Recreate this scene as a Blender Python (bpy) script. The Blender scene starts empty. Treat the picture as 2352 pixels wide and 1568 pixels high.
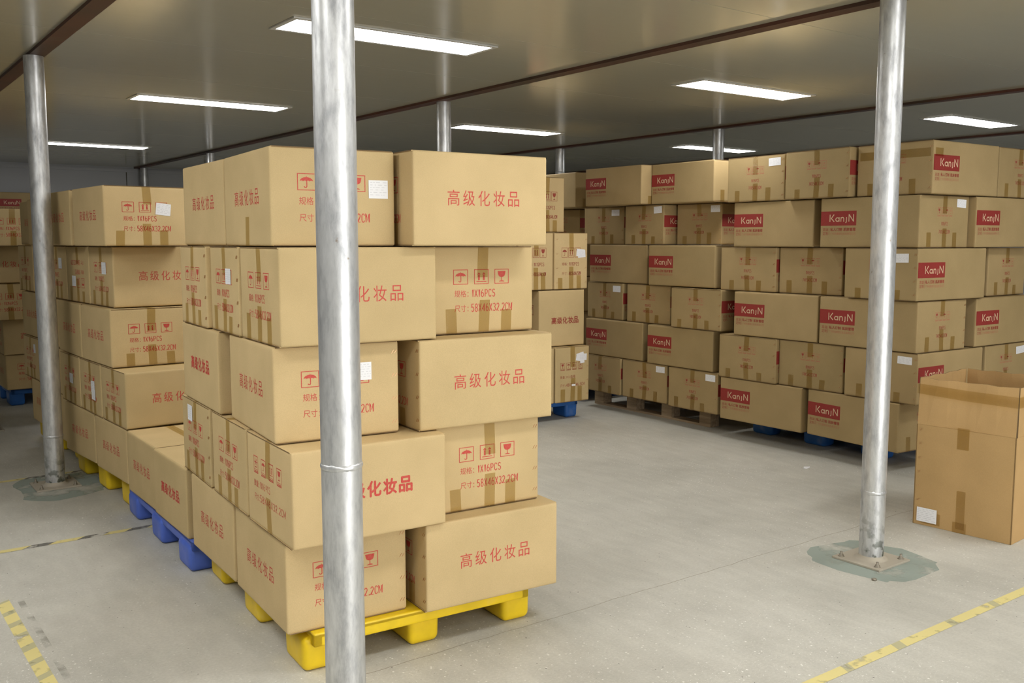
import bpy, bmesh, math, random
from math import sin, cos, pi, radians
from mathutils import Vector

# ------------------------------------------------------------------ camera
SC = bpy.context.scene
COL = SC.collection
cd = bpy.data.cameras.new('camera')
cam = bpy.data.objects.new('camera', cd); COL.objects.link(cam)
cam.location = (0.0, 0.0, 1.495)
cam.rotation_euler = (radians(90 - 6.051), radians(0.028), radians(-36.3))
cd.sensor_width = 36.0; cd.lens = 2180.7 / 2352 * 36.0
cd.clip_start = 0.05
SC.camera = cam

# ------------------------------------------------------------------ world, exposure
wd = bpy.data.worlds.new('world'); SC.world = wd; wd.use_nodes = True
wd.node_tree.nodes['Background'].inputs[0].default_value = (0.9, 0.95, 1.0, 1)
wd.node_tree.nodes['Background'].inputs[1].default_value = 0.0
vs = SC.view_settings
vs.view_transform = 'Standard'; vs.look = 'None'; vs.gamma = 1.0; vs.use_curve_mapping = False
vs.exposure = 0.0
LAMP = 25.0          # radiance of the ceiling panels
H_CEIL, H_BEAM = 2.592, 2.574
# light for an assumed, unseen door behind the viewpoint, added to brighten near fronts
ld = bpy.data.lights.new('assumed_door_light', 'AREA'); ld.shape = 'RECTANGLE'; ld.size = 3.4; ld.size_y = 2.2; ld.energy = 190; ld.color = (1.0, .985, .96)
dl = bpy.data.objects.new('assumed_door_light', ld); COL.objects.link(dl); dl.location = (2.5, -3.55, 1.15); dl.rotation_euler = (radians(90), 0, 0)

# ------------------------------------------------------------------ materials
def new_mat(name):
    m = bpy.data.materials.new(name); m.use_nodes = True
    nt = m.node_tree; nt.nodes.clear()
    out = nt.nodes.new('ShaderNodeOutputMaterial')
    return m, nt, out
def principled(name, col, rough=.6, metal=0., spec=.5):
    m, nt, out = new_mat(name)
    b = nt.nodes.new('ShaderNodeBsdfPrincipled')
    b.inputs['Base Color'].default_value = (*col, 1); b.inputs['Roughness'].default_value = rough
    b.inputs['Metallic'].default_value = metal; b.inputs['Specular IOR Level'].default_value = spec
    nt.links.new(b.outputs[0], out.inputs[0])
    return m, nt, b
def N(nt, t, **kw):
    n = nt.nodes.new(t)
    for k, v in kw.items():
        if k in n.inputs: n.inputs[k].default_value = v
        else: setattr(n, k, v)
    return n
def ramp(nt, stops, fac):
    r = nt.nodes.new('ShaderNodeValToRGB')
    el = r.color_ramp.elements
    while len(el) < len(stops): el.new(.5)
    for e, (p, c) in zip(el, stops): e.position = p; e.color = (*c, 1)
    nt.links.new(fac, r.inputs[0]); return r
def mixc(nt, fac, a, b, mode='MIX'):
    m = nt.nodes.new('ShaderNodeMix'); m.data_type = 'RGBA'; m.blend_type = mode
    for i, v in ((0, fac), (6, a), (7, b)):
        if isinstance(v, (int, float)): m.inputs[i].default_value = v
        elif isinstance(v, tuple): m.inputs[i].default_value = (*v, 1)
        else: nt.links.new(v, m.inputs[i])
    return m.outputs[2]

def kraft(name, col):
    m, nt, b = principled(name, col, .72, 0, .25)
    tc = N(nt, 'ShaderNodeTexCoord'); oi = N(nt, 'ShaderNodeObjectInfo')
    ad = N(nt, 'ShaderNodeVectorMath', operation='ADD'); sc = N(nt, 'ShaderNodeVectorMath', operation='SCALE')
    cv = N(nt, 'ShaderNodeCombineXYZ')
    for i in range(3): nt.links.new(oi.outputs['Random'], cv.inputs[i])
    nt.links.new(cv.outputs[0], sc.inputs[0]); sc.inputs['Scale'].default_value = 37
    nt.links.new(tc.outputs['Object'], ad.inputs[0]); nt.links.new(sc.outputs[0], ad.inputs[1])
    n1 = N(nt, 'ShaderNodeTexNoise'); n1.inputs['Scale'].default_value = 5; n1.inputs['Detail'].default_value = 4
    n2 = N(nt, 'ShaderNodeTexNoise'); n2.inputs['Scale'].default_value = 420; n2.inputs['Detail'].default_value = 2
    nt.links.new(ad.outputs[0], n1.inputs['Vector']); nt.links.new(ad.outputs[0], n2.inputs['Vector'])
    r1 = ramp(nt, [(.3, (.93, .93, .92)), (.7, (1.05, 1.05, 1.06))], n1.outputs[0])
    r2 = ramp(nt, [(.3, (.94, .94, .93)), (.7, (1.05, 1.05, 1.05))], n2.outputs[0])
    r3 = ramp(nt, [(0, (.93, .93, .91)), (1, (1.06, 1.05, 1.05))], oi.outputs['Random'])
    c = mixc(nt, 1., col, r1.outputs[0], 'MULTIPLY'); c = mixc(nt, 1., c, r2.outputs[0], 'MULTIPLY')
    c = mixc(nt, 1., c, r3.outputs[0], 'MULTIPLY')
    nt.links.new(c, b.inputs['Base Color'])
    bp = N(nt, 'ShaderNodeBump'); bp.inputs['Strength'].default_value = .06; bp.inputs['Distance'].default_value = .002
    n3 = N(nt, 'ShaderNodeTexNoise'); n3.inputs['Scale'].default_value = 16; n3.inputs['Detail'].default_value = 3
    nt.links.new(ad.outputs[0], n3.inputs['Vector'])
    nt.links.new(n3.outputs[0], bp.inputs['Height']); nt.links.new(bp.outputs[0], b.inputs['Normal'])
    return m
M = {}
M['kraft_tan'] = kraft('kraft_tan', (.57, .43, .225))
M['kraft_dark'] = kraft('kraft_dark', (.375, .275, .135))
M['kraft_open'] = kraft('kraft_open', (.50, .325, .145))
M['edge'], _, _ = principled('board_edge', (.20, .135, .07), .85, 0, .1)

def ink(name, col, wear):
    m, nt, b = principled(name, col, .6, 0, .3)
    tc = N(nt, 'ShaderNodeTexCoord')
    n = N(nt, 'ShaderNodeTexNoise'); n.inputs['Scale'].default_value = 160; n.inputs['Detail'].default_value = 3
    nt.links.new(tc.outputs['Object'], n.inputs['Vector'])
    r = ramp(nt, [(.35, col), (.8, tuple(c * (1 - wear) + k * wear for c, k in zip(col, (.55, .35, .2))))], n.outputs[0])
    nt.links.new(r.outputs[0], b.inputs['Base Color'])
    return m
M['ink'] = ink('red_ink', (.54, .054, .046), .25)
M['ink_dark'] = ink('dark_red_ink', (.30, .045, .032), .15)
M['ink_faint'] = ink('faint_red_ink', (.40, .14, .08), .3)
M['ink_band'] = ink('band_red_ink', (.27, .028, .025), .05)
M['ink_knock'], _, _ = principled('kraft_knockout', (.62, .46, .30), .7, 0, .25)

def tape_mat():
    m, nt, out = new_mat('packing_tape')
    tr = N(nt, 'ShaderNodeBsdfTransparent'); tr.inputs[0].default_value = (.83, .775, .62, 1)
    gl = N(nt, 'ShaderNodeBsdfGlossy'); gl.inputs['Roughness'].default_value = .14
    tc = N(nt, 'ShaderNodeTexCoord')
    n = N(nt, 'ShaderNodeTexNoise'); n.inputs['Scale'].default_value = 24; n.inputs['Detail'].default_value = 3
    nt.links.new(tc.outputs['Object'], n.inputs['Vector'])
    bp = N(nt, 'ShaderNodeBump'); bp.inputs['Strength'].default_value = .35; bp.inputs['Distance'].default_value = .004
    nt.links.new(n.outputs[0], bp.inputs['Height']); nt.links.new(bp.outputs[0], gl.inputs['Normal'])
    mx = N(nt, 'ShaderNodeMixShader'); mx.inputs[0].default_value = .045
    nt.links.new(tr.outputs[0], mx.inputs[1]); nt.links.new(gl.outputs[0], mx.inputs[2])
    nt.links.new(mx.outputs[0], out.inputs[0])
    return m
M['tape'] = tape_mat()
M['paper'], _, _ = principled('label_paper', (.82, .83, .86), .5)
M['print'], _, _ = principled('label_print', (.62, .63, .66), .6)
M['staple'], _, _ = principled('copper_staple', (.62, .36, .2), .35, .9)

def plastic(name, col):
    m, nt, b = principled(name, col, .42, 0, .45)
    tc = N(nt, 'ShaderNodeTexCoord')
    n = N(nt, 'ShaderNodeTexNoise'); n.inputs['Scale'].default_value = 9; n.inputs['Detail'].default_value = 6
    nt.links.new(tc.outputs['Object'], n.inputs['Vector'])
    r = ramp(nt, [(.35, tuple(c * .86 for c in col)), (.6, col), (.82, tuple(min(1, c * .85 + .10) for c in col))], n.outputs[0])
    nt.links.new(r.outputs[0], b.inputs['Base Color'])
    return m
M['yellow'] = plastic('yellow_plastic', (.86, .60, .012))
M['blue'] = plastic('blue_plastic', (.085, .16, .62))
M['deep_blue'] = plastic('deep_blue_plastic', (.02, .12, .42))

def wood_mat():
    m, nt, b = principled('pallet_wood', (.3, .22, .14), .8)
    tc = N(nt, 'ShaderNodeTexCoord'); mp = N(nt, 'ShaderNodeMapping'); mp.inputs['Scale'].default_value = (30, 2, 30)
    n = N(nt, 'ShaderNodeTexNoise'); n.inputs['Scale'].default_value = 1.5; n.inputs['Detail'].default_value = 5
    nt.links.new(tc.outputs['Object'], mp.inputs[0]); nt.links.new(mp.outputs[0], n.inputs['Vector'])
    r = ramp(nt, [(.3, (.20, .14, .085)), (.7, (.40, .30, .19))], n.outputs[0]); nt.links.new(r.outputs[0], b.inputs['Base Color'])
    return m
M['wood'] = wood_mat()

def steel_mat():
    m, nt, b = principled('galvanised_steel', (.66, .68, .69), .34, .72)
    tc = N(nt, 'ShaderNodeTexCoord'); mp = N(nt, 'ShaderNodeMapping'); mp.inputs['Scale'].default_value = (18, 18, 5.0)
    nt.links.new(tc.outputs['Object'], mp.inputs[0])
    n = N(nt, 'ShaderNodeTexNoise'); n.inputs['Scale'].default_value = 1.6; n.inputs['Detail'].default_value = 8; n.inputs['Roughness'].default_value = .65
    nt.links.new(mp.outputs[0], n.inputs['Vector'])
    r = ramp(nt, [(.30, (.36, .37, .39)), (.50, (.60, .61, .62)), (.72, (.76, .77, .78))], n.outputs[0])
    # rust flecks and dark scuffs
    n2 = N(nt, 'ShaderNodeTexNoise'); n2.inputs['Scale'].default_value = 26; n2.inputs['Detail'].default_value = 3
    nt.links.new(tc.outputs['Object'], n2.inputs['Vector'])
    r2 = ramp(nt, [(.70, (0, 0, 0)), (.76, (1, 1, 1))], n2.outputs[0])
    n4 = N(nt, 'ShaderNodeTexNoise'); n4.inputs['Scale'].default_value = 2.5
    nt.links.new(tc.outputs['Object'], n4.inputs['Vector'])
    r4 = ramp(nt, [(.52, (0, 0, 0)), (.62, (1, 1, 1))], n4.outputs[0])
    f = mixc(nt, 1., r2.outputs[0], r4.outputs[0], 'MULTIPLY')
    c = mixc(nt, f, r.outputs[0], (.26, .20, .14))
    nt.links.new(c, b.inputs['Base Color'])
    rr = ramp(nt, [(.3, (.50, .50, .50)), (.7, (.34, .34, .34))], n.outputs[0]); nt.links.new(rr.outputs[0], b.inputs['Roughness'])
    # scuffed paint and grime low on the pipe
    sx = N(nt, 'ShaderNodeSeparateXYZ'); nt.links.new(tc.outputs['Object'], sx.inputs[0])
    lo = ramp(nt, [(.02, (1, 1, 1)), (.16, (.35, .35, .35)), (.32, (0, 0, 0))], sx.outputs[2])
    n5 = N(nt, 'ShaderNodeTexNoise'); n5.inputs['Scale'].default_value = 22; n5.inputs['Detail'].default_value = 6
    nt.links.new(tc.outputs['Object'], n5.inputs['Vector'])
    r5 = ramp(nt, [(.52, (0, 0, 0)), (.60, (1, 1, 1))], n5.outputs[0])
    g = mixc(nt, 1., lo.outputs[0], r5.outputs[0], 'MULTIPLY')
    c2 = mixc(nt, g, c, (.12, .135, .11)); nt.links.new(c2, b.inputs['Base Color'])
    bp = N(nt, 'ShaderNodeBump'); bp.inputs['Strength'].default_value = .10; bp.inputs['Distance'].default_value = .003
    nt.links.new(n.outputs[0], bp.inputs['Height']); nt.links.new(bp.outputs[0], b.inputs['Normal'])
    return m
M['steel'] = steel_mat()
M['plate'], nt_, b_ = principled('dusty_plate', (.42, .38, .31), .7, .2)
M['bolt'], _, _ = principled('bolt_steel', (.30, .27, .22), .5, .7)

def ceiling_mat():
    m, nt, b = principled('ceiling_panel', (.46, .44, .345), .16, 0, .8)
    tc = N(nt, 'ShaderNodeTexCoord')
    mp = N(nt, 'ShaderNodeMapping'); mp.inputs['Scale'].default_value = (.9, 5, 1)
    n = N(nt, 'ShaderNodeTexNoise'); n.inputs['Scale'].default_value = 2.2; n.inputs['Detail'].default_value = 4
    nt.links.new(tc.outputs['Object'], mp.inputs[0]); nt.links.new(mp.outputs[0], n.inputs['Vector'])
    bp = N(nt, 'ShaderNodeBump'); bp.inputs['Strength'].default_value = .06; bp.inputs['Distance'].default_value = .01
    nt.links.new(n.outputs[0], bp.inputs['Height']); nt.links.new(bp.outputs[0], b.inputs['Normal'])
    return m
M['ceiling'] = ceiling_mat()
M['wall'], _, _ = principled('wall_panel', (.42, .43, .45), .35, 0, .5)
M['gap'], _, _ = principled('joint_dark', (.10, .09, .07), .9)
def beam_mat():
    m, nt, b = principled('rust_red_primer', (.075, .030, .018), .55)
    tc = N(nt, 'ShaderNodeTexCoord'); n = N(nt, 'ShaderNodeTexNoise'); n.inputs['Scale'].default_value = 1.3; n.inputs['Detail'].default_value = 5
    nt.links.new(tc.outputs['Object'], n.inputs['Vector'])
    r = ramp(nt, [(.35, (.050, .032, .022)), (.65, (.105, .036, .022)), (.80, (.11, .085, .06))], n.outputs[0]); nt.links.new(r.outputs[0], b.inputs['Base Color'])
    return m
M['beam'] = beam_mat()
def lamp_mat():
    m, nt, out = new_mat('lit_diffuser')
    e = N(nt, 'ShaderNodeEmission'); e.inputs[0].default_value = (1, .985, .95, 1); e.inputs[1].default_value = LAMP
    nt.links.new(e.outputs[0], out.inputs[0]); return m
M['lamp'] = lamp_mat()
M['lamp_frame'], _, _ = principled('lamp_frame', (.55, .55, .52), .4)

def floor_mat():
    m, nt, b = principled('terrazzo_concrete', (.5, .48, .42), .5, 0, .35)
    tc = N(nt, 'ShaderNodeTexCoord'); P = tc.outputs['Object']
    n1 = N(nt, 'ShaderNodeTexNoise'); n1.inputs['Scale'].default_value = 1.1; n1.inputs['Detail'].default_value = 7; n1.inputs['Roughness'].default_value = .6
    nt.links.new(P, n1.inputs['Vector'])
    base = ramp(nt, [(.3, (.43, .42, .375)), (.55, (.535, .525, .475)), (.75, (.59, .58, .53))], n1.outputs[0]).outputs[0]
    mp = N(nt, 'ShaderNodeMapping'); mp.inputs['Scale'].default_value = (9, 2.2, 1); mp.inputs['Rotation'].default_value = (0, 0, .5)
    n2 = N(nt, 'ShaderNodeTexNoise'); n2.inputs['Scale'].default_value = 2; n2.inputs['Detail'].default_value = 6
    nt.links.new(P, mp.inputs[0]); nt.links.new(mp.outputs[0], n2.inputs['Vector'])
    base = mixc(nt, .6, base, ramp(nt, [(.35, (.90, .90, .90)), (.7, (1.06, 1.06, 1.06))], n2.outputs[0]).outputs[0], 'MULTIPLY')
    n3 = N(nt, 'ShaderNodeTexNoise'); n3.inputs['Scale'].default_value = 90; n3.inputs['Detail'].default_value = 3
    nt.links.new(P, n3.inputs['Vector'])
    base = mixc(nt, .7, base, ramp(nt, [(.3, (.90, .90, .89)), (.7, (1.08, 1.08, 1.08))], n3.outputs[0]).outputs[0], 'MULTIPLY')
    # pale stone chips showing through where the surface is worn, and dark grit
    nw = N(nt, 'ShaderNodeTexNoise'); nw.inputs['Scale'].default_value = .8; nw.inputs['Detail'].default_value = 3
    nt.links.new(P, nw.inputs['Vector'])
    worn = ramp(nt, [(.40, (.15, .15, .15)), (.60, (1, 1, 1))], nw.outputs[0]).outputs[0]
    for sc, thr, col, use_worn in ((42, .16, (.80, .79, .75), True), (90, .15, (.76, .75, .71), True), (150, .16, (.74, .73, .70), True), (30, .085, (.15, .14, .12), False), (60, .07, (.12, .11, .10), False)):
        v = N(nt, 'ShaderNodeTexVoronoi'); v.inputs['Scale'].default_value = sc; v.inputs['Randomness'].default_value = 1
        mp2 = N(nt, 'ShaderNodeMapping'); mp2.inputs['Location'].default_value = (sc * .37, sc * .11, 0)
        nd = N(nt, 'ShaderNodeTexNoise'); nd.inputs['Scale'].default_value = sc * 3
        ad = N(nt, 'ShaderNodeVectorMath', operation='MULTIPLY_ADD'); ad.inputs[1].default_value = (.25 / sc,) * 3
        nt.links.new(P, nd.inputs['Vector']); nt.links.new(nd.outputs['Color'], ad.inputs[0]); nt.links.new(P, ad.inputs[2])
        nt.links.new(ad.outputs[0], mp2.inputs[0]); nt.links.new(mp2.outputs[0], v.inputs['Vector'])
        # only a fraction of the cells carry a chip
        sep = N(nt, 'ShaderNodeSeparateColor'); nt.links.new(v.outputs['Color'], sep.inputs[0])
        gt = N(nt, 'ShaderNodeMath', operation='GREATER_THAN'); gt.inputs[1].default_value = .55 if use_worn else .72
        nt.links.new(sep.outputs[0], gt.inputs[0])
        lt = ramp(nt, [(thr * .8, (1, 1, 1)), (thr * 1.1, (0, 0, 0))], v.outputs['Distance']).outputs[0]
        f = mixc(nt, 1., lt, gt.outputs[0], 'MULTIPLY')
        if use_worn: f = mixc(nt, 1., f, worn, 'MULTIPLY')
        base = mixc(nt, f, base, col)
    nt.links.new(base, b.inputs['Base Color'])
    bp = N(nt, 'ShaderNodeBump'); bp.inputs['Strength'].default_value = .15; bp.inputs['Distance'].default_value = .002
    nt.links.new(n3.outputs[0], bp.inputs['Height']); nt.links.new(bp.outputs[0], b.inputs['Normal'])
    rr = ramp(nt, [(.3, (.6, .6, .6)), (.7, (.4, .4, .4))], n1.outputs[0]); nt.links.new(rr.outputs[0], b.inputs['Roughness'])
    return m
M['floor'] = floor_mat()
def worn(name, col, thr, scale=14, top=.9):
    m, nt, out = new_mat(name)
    b = N(nt, 'ShaderNodeBsdfPrincipled'); b.inputs['Base Color'].default_value = (*col, 1); b.inputs['Roughness'].default_value = .6
    t = N(nt, 'ShaderNodeBsdfTransparent'); mx = N(nt, 'ShaderNodeMixShader')
    tc = N(nt, 'ShaderNodeTexCoord'); n = N(nt, 'ShaderNodeTexNoise'); n.inputs['Scale'].default_value = scale; n.inputs['Detail'].default_value = 6
    nt.links.new(tc.outputs['Object'], n.inputs['Vector'])
    r = ramp(nt, [(thr - .06, (.0, .0, .0)), (thr + .10, (top, top, top))], n.outputs[0])
    nt.links.new(r.outputs[0], mx.inputs[0]); nt.links.new(t.outputs[0], mx.inputs[1]); nt.links.new(b.outputs[0], mx.inputs[2])
    nt.links.new(mx.outputs[0], out.inputs[0]); return m
M['tape_yellow'] = worn('worn_yellow_tape', (.76, .66, .28), .34)
M['tape_dark'] = worn('worn_dark_tape', (.16, .155, .14), .46)
M['tape_glue'] = worn('tape_residue', (.36, .35, .31), .50, 9, .45)
M['tape_olive'] = worn('rubbed_yellow_tape', (.50, .47, .28), .34)
M['patch'] = worn('grey_green_paint', (.33, .40, .36), .40, 5, .62)
M['crack'] = principled('joint_grime', (.30, .27, .22), .9)[0]

# ------------------------------------------------------------------ mesh builder
class MB:
    def __init__(s): s.v = []; s.f = []; s.m = []; s.sm = []
    def add(s, vs, fs, mi=0, smooth=False):
        o = len(s.v); s.v += [tuple(p) for p in vs]
        for f in fs: s.f.append(tuple(i + o for i in f)); s.m.append(mi); s.sm.append(smooth)
    def box(s, x0, y0, z0, x1, y1, z1, mi=0, ends=None):
        vs = [(x, y, z) for z in (z0, z1) for y in (y0, y1) for x in (x0, x1)]
        s.add(vs, [(0, 2, 3, 1), (4, 5, 7, 6), (0, 1, 5, 4), (2, 6, 7, 3), (0, 4, 6, 2), (1, 3, 7, 5)], mi)
        if ends:  # material of the faces across X / Y
            for k, j in (('y0', -4), ('y1', -3), ('x0', -2), ('x1', -1)):
                if k in ends: s.m[j] = ends[k]
    def lathe(s, prof, n=32, mi=0, c=(0, 0)):
        vs = []
        for r, z in prof:
            for i in range(n): vs.append((c[0] + r * cos(2 * pi * i / n), c[1] + r * sin(2 * pi * i / n), z))
        fs = []
        for k in range(len(prof) - 1):
            for i in range(n):
                j = (i + 1) % n; fs.append((k * n + i, k * n + j, (k + 1) * n + j, (k + 1) * n + i))
        s.add(vs, fs, mi, True)
        s.add(vs[:n], [tuple(reversed(range(n)))], mi); s.add(vs[-n:], [tuple(range(n))], mi)
    def build(s, name, mats, parent=None, loc=(0, 0, 0), rz=0):
        me = bpy.data.meshes.new(name); me.from_pydata(s.v, [], s.f)
        for m in (mats if isinstance(mats, (list, tuple)) else [mats]): me.materials.append(M[m])
        me.polygons.foreach_set('material_index', s.m); me.polygons.foreach_set('use_smooth', s.sm)
        me.update()
        o = bpy.data.objects.new(name, me); COL.objects.link(o)
        o.location = loc; o.rotation_euler = (0, 0, rz)
        if parent is not None: o.parent = parent
        return o
def tag(o, label=None, cat=None, group=None, kind=None):
    if label: o['label'] = label
    if cat: o['category'] = cat
    if group: o['group'] = group
    if kind: o['kind'] = kind
    return o
def empty(name, loc, rz=0):
    o = bpy.data.objects.new(name, None); COL.objects.link(o); o.empty_display_size = .1
    o.location = loc; o.rotation_euler = (0, 0, rz); return o
def rounded(mb, x0, y0, z0, x1, y1, z1, r, n=2, mi=0, sub=(1, 1, 1), bulge=None, taper=0):
    """A box with every edge rounded; sub = extra cuts; bulge = {axis sign: metres}; taper narrows the bottom."""
    lo, hi = (x0, y0, z0), (x1, y1, z1)
    def coords(a, b, k):
        c = [a + r * (1 - cos(pi / 2 * i / n)) for i in range(n + 1)] 
        e = [b - r * (1 - cos(pi / 2 * i / n)) for i in range(n + 1)][::-1]
        L = b - a
        mid = [a + 2 * r + (L - 4 * r) * i / k for i in range(k + 1)] if L > 4.2 * r else []
        return c + mid + e
    C = [coords(lo[i], hi[i], sub[i]) for i in range(3)]
    B = bulge or {}
    def place(p):
        q = [min(max(p[i], lo[i] + r), hi[i] - r) for i in range(3)]
        d = Vector([p[i] - q[i] for i in range(3)])
        if d.length > 1e-9: d = d.normalized() * r
        out = [q[i] + d[i] for i in range(3)]
        u = [(p[i] - lo[i]) / (hi[i] - lo[i]) for i in range(3)]
        for i in range(3):
            j, k = (i + 1) % 3, (i + 2) % 3
            w = 16 * u[j] * (1 - u[j]) * u[k] * (1 - u[k])
            if u[i] < 1e-6: out[i] -= B.get((i, 0), 0) * w
            if u[i] > 1 - 1e-6: out[i] += B.get((i, 1), 0) * w
        if taper:
            t = taper * (1 - u[2]); cx = (x0 + x1) / 2; cy = (y0 + y1) / 2
            out[0] = cx + (out[0] - cx) * (1 - t); out[1] = cy + (out[1] - cy) * (1 - t)
        return tuple(out)
    idx = {}; vs = []; fs = []
    def vid(p):
        k = tuple(round(a, 6) for a in p)
        if k not in idx: idx[k] = len(vs); vs.append(place(p))
        return idx[k]
    for ax in range(3):
        j, k = (ax + 1) % 3, (ax + 2) % 3
        for side in (0, 1):
            for a in range(len(C[j]) - 1):
                for b in range(len(C[k]) - 1):
                    q = []
                    for da, db in ((0, 0), (1, 0), (1, 1), (0, 1)):
                        p = [0, 0, 0]; p[ax] = (lo, hi)[side][ax]; p[j] = C[j][a + da]; p[k] = C[k][b + db]
                        q.append(vid(p))
                    if side == 0: q.reverse()
                    if len(set(q)) >= 3: fs.append(tuple(dict.fromkeys(q)))
    mb.add(vs, fs, mi, True)

# ------------------------------------------------------------------ lettering and marks (2-D polygons, metres)
_glyphs = {}
def glyphs(text, bold=0.0):
    k = (text, bold)
    if k not in _glyphs:
        c = bpy.data.curves.new('lettering', 'FONT'); c.body = text; c.resolution_u = 2; c.offset = bold
        o = bpy.data.objects.new('lettering', c); COL.objects.link(o)
        dg = bpy.context.evaluated_depsgraph_get()
        me = bpy.data.meshes.new_from_object(o.evaluated_get(dg))
        vs = [(v.co.x, v.co.y) for v in me.vertices]; fs = [tuple(p.vertices) for p in me.polygons]
        bpy.data.objects.remove(o); bpy.data.curves.remove(c); bpy.data.meshes.remove(me)
        _glyphs[k] = (vs, fs)
    return _glyphs[k]
def text_fit(text, x0, x1, y0, y1, bold=0.0):
    """Bold lettering is the same glyph overprinted a hair to each side (each print a hair above the last)."""
    if text and all(ch in DIGITS for ch in text.replace(' ', '')): return condensed(text, x0, x1, y0, y1, .105 if bold else .085)
    vs, fs = text_plain(text, x0, x1, y0, y1)
    if not bold: return vs, fs
    b = bold * (y1 - y0); V, F = [], []
    for k, (dx, dy) in enumerate(((-b, 0), (b, 0), (0, b), (0, -b), (0, 0))):
        o = len(V); V += [(p[0] + dx, p[1] + dy, .00006 * k) for p in vs]; F += [tuple(i + o for i in f) for f in fs]
    return V, F
def text_plain(text, x0, x1, y0, y1, bold=0.0):
    """The text scaled so that its ink fills the given rectangle."""
    vs, fs = glyphs(text, bold)
    ax, bx = min(p[0] for p in vs), max(p[0] for p in vs); ay, by = min(p[1] for p in vs), max(p[1] for p in vs)
    return [((p[0] - ax) / (bx - ax) * (x1 - x0) + x0, (p[1] - ay) / (by - ay) * (y1 - y0) + y0) for p in vs], fs
def chars(text, x0, pitch, cw, y0, y1, bold=0.0):
    return [text_fit(ch, x0 + i * pitch, x0 + i * pitch + cw, y0, y1, bold) for i, ch in enumerate(text)]
def rect(x0, y0, x1, y1): return [(x0, y0), (x1, y0), (x1, y1), (x0, y1)], [(0, 1, 2, 3)]
def grid(x0, y0, x1, y1, nx=6, ny=3):
    vs = [(x0 + (x1 - x0) * i / nx, y0 + (y1 - y0) * j / ny) for j in range(ny + 1) for i in range(nx + 1)]
    fs = [(j * (nx + 1) + i, j * (nx + 1) + i + 1, (j + 1) * (nx + 1) + i + 1, (j + 1) * (nx + 1) + i) for j in range(ny) for i in range(nx)]
    return vs, fs
def stroke(pts, w):
    """A thick polyline with mitred joints."""
    L, R = [], []
    pts = [p for i, p in enumerate(pts) if i == 0 or math.hypot(p[0] - pts[i - 1][0], p[1] - pts[i - 1][1]) > 1e-6]
    for i, p in enumerate(pts):
        a = pts[max(i - 1, 0)]; b = pts[min(i + 1, len(pts) - 1)]
        dx, dy = b[0] - a[0], b[1] - a[1]; l = math.hypot(dx, dy) or 1
        nx, ny = -dy / l * w / 2, dx / l * w / 2
        if 0 < i < len(pts) - 1:
            d1 = (p[0] - a[0], p[1] - a[1]); d2 = (b[0] - p[0], b[1] - p[1])
            l1, l2 = math.hypot(*d1), math.hypot(*d2)
            cs = max(.45, math.sqrt(max(0, (1 + (d1[0] * d2[0] + d1[1] * d2[1]) / (l1 * l2)) / 2)))
            nx /= cs; ny /= cs
        L.append((p[0] + nx, p[1] + ny)); R.append((p[0] - nx, p[1] - ny))
    n = len(pts)
    return L + R, [(i, n + i, n + i + 1, i + 1) for i in range(n - 1)]
def arc(cx, cy, r, a0, a1, n=10, ry=None):
    return [(cx + r * cos(radians(a0 + (a1 - a0) * i / n)), cy + (ry or r) * sin(radians(a0 + (a1 - a0) * i / n))) for i in range(n + 1)]
def place2(shape, x, y, s, sy=None):
    return [(x + p[0] * s, y + p[1] * (sy or s)) for p in shape[0]], shape[1]
def poly(pts): return pts, [tuple(range(len(pts)))]
# condensed stencil-like figures and capitals, in a unit cell
DIGITS = {
 '0': [arc(.5, .72, .38, 0, 180, 8, .25) + arc(.5, .28, .38, 180, 360, 8, .25) + [(.88, .72)]],
 '1': [[(.28, .82), (.55, .95), (.55, .03)]],
 '2': [arc(.5, .72, .38, 165, -25, 8, .24) + [(.12, .05), (.90, .05)]],
 '3': [arc(.48, .74, .36, 150, -80, 8, .22), arc(.48, .28, .40, 85, -150, 9, .24)],
 '4': [[(.70, .03), (.70, .97), (.08, .28), (.95, .28)]],
 '5': [[(.85, .95), (.20, .95), (.16, .56)] + arc(.48, .32, .40, 130, -150, 9, .28)],
 '6': [arc(.5, .30, .38, 0, 360, 14, .26), [(.12, .32), (.16, .62), (.58, .97)]],
 '7': [[(.10, .95), (.90, .95), (.38, .03)]],
 '8': [arc(.5, .74, .33, 0, 360, 12, .22), arc(.5, .27, .38, 0, 360, 12, .24)],
 'X': [[(.10, .03), (.90, .97)], [(.10, .97), (.90, .03)]],
 'P': [[(.16, .03), (.16, .95), (.55, .95)] + arc(.55, .70, .33, 90, -90, 8, .25) + [(.16, .45)]],
 'C': [arc(.52, .70, .38, 15, 180, 7, .26) + arc(.52, .30, .38, 180, 345, 7, .26)],
 'S': [arc(.5, .73, .36, 20, 235, 8, .23) + arc(.5, .28, .38, 55, -160, 8, .25)],
 'M': [[(.10, .03), (.10, .97), (.50, .25), (.90, .97), (.90, .03)]],
 '.': [[(.42, .03), (.58, .03), (.58, .12), (.42, .12)]],
}
def condensed(text, x0, x1, y0, y1, t):
    wd = {'1': .62, '.': .40, ' ': .35, 'M': 1.15}; gap = .22
    total = sum(wd.get(ch, 1.) for ch in text) + gap * (len(text) - 1); k = (x1 - x0) / total; h = y1 - y0
    V, F, x = [], [], x0
    for ch in text:
        w = wd.get(ch, 1.) * k
        for ln in DIGITS.get(ch, []):
            pts = [(x + p[0] * w, y0 + p[1] * h) for p in ln]
            vs, fs = stroke(pts, t * h); o = len(V); V += vs; F += [tuple(i + o for i in f) for f in fs]
        x += w + gap * k
    return V, F
def frame_icon(w=.045):
    return [rect(0, 0, 1, w), rect(0, 1 - w, 1, 1), rect(0, w, w, 1 - w), rect(1 - w, w, 1, 1 - w)]
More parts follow.
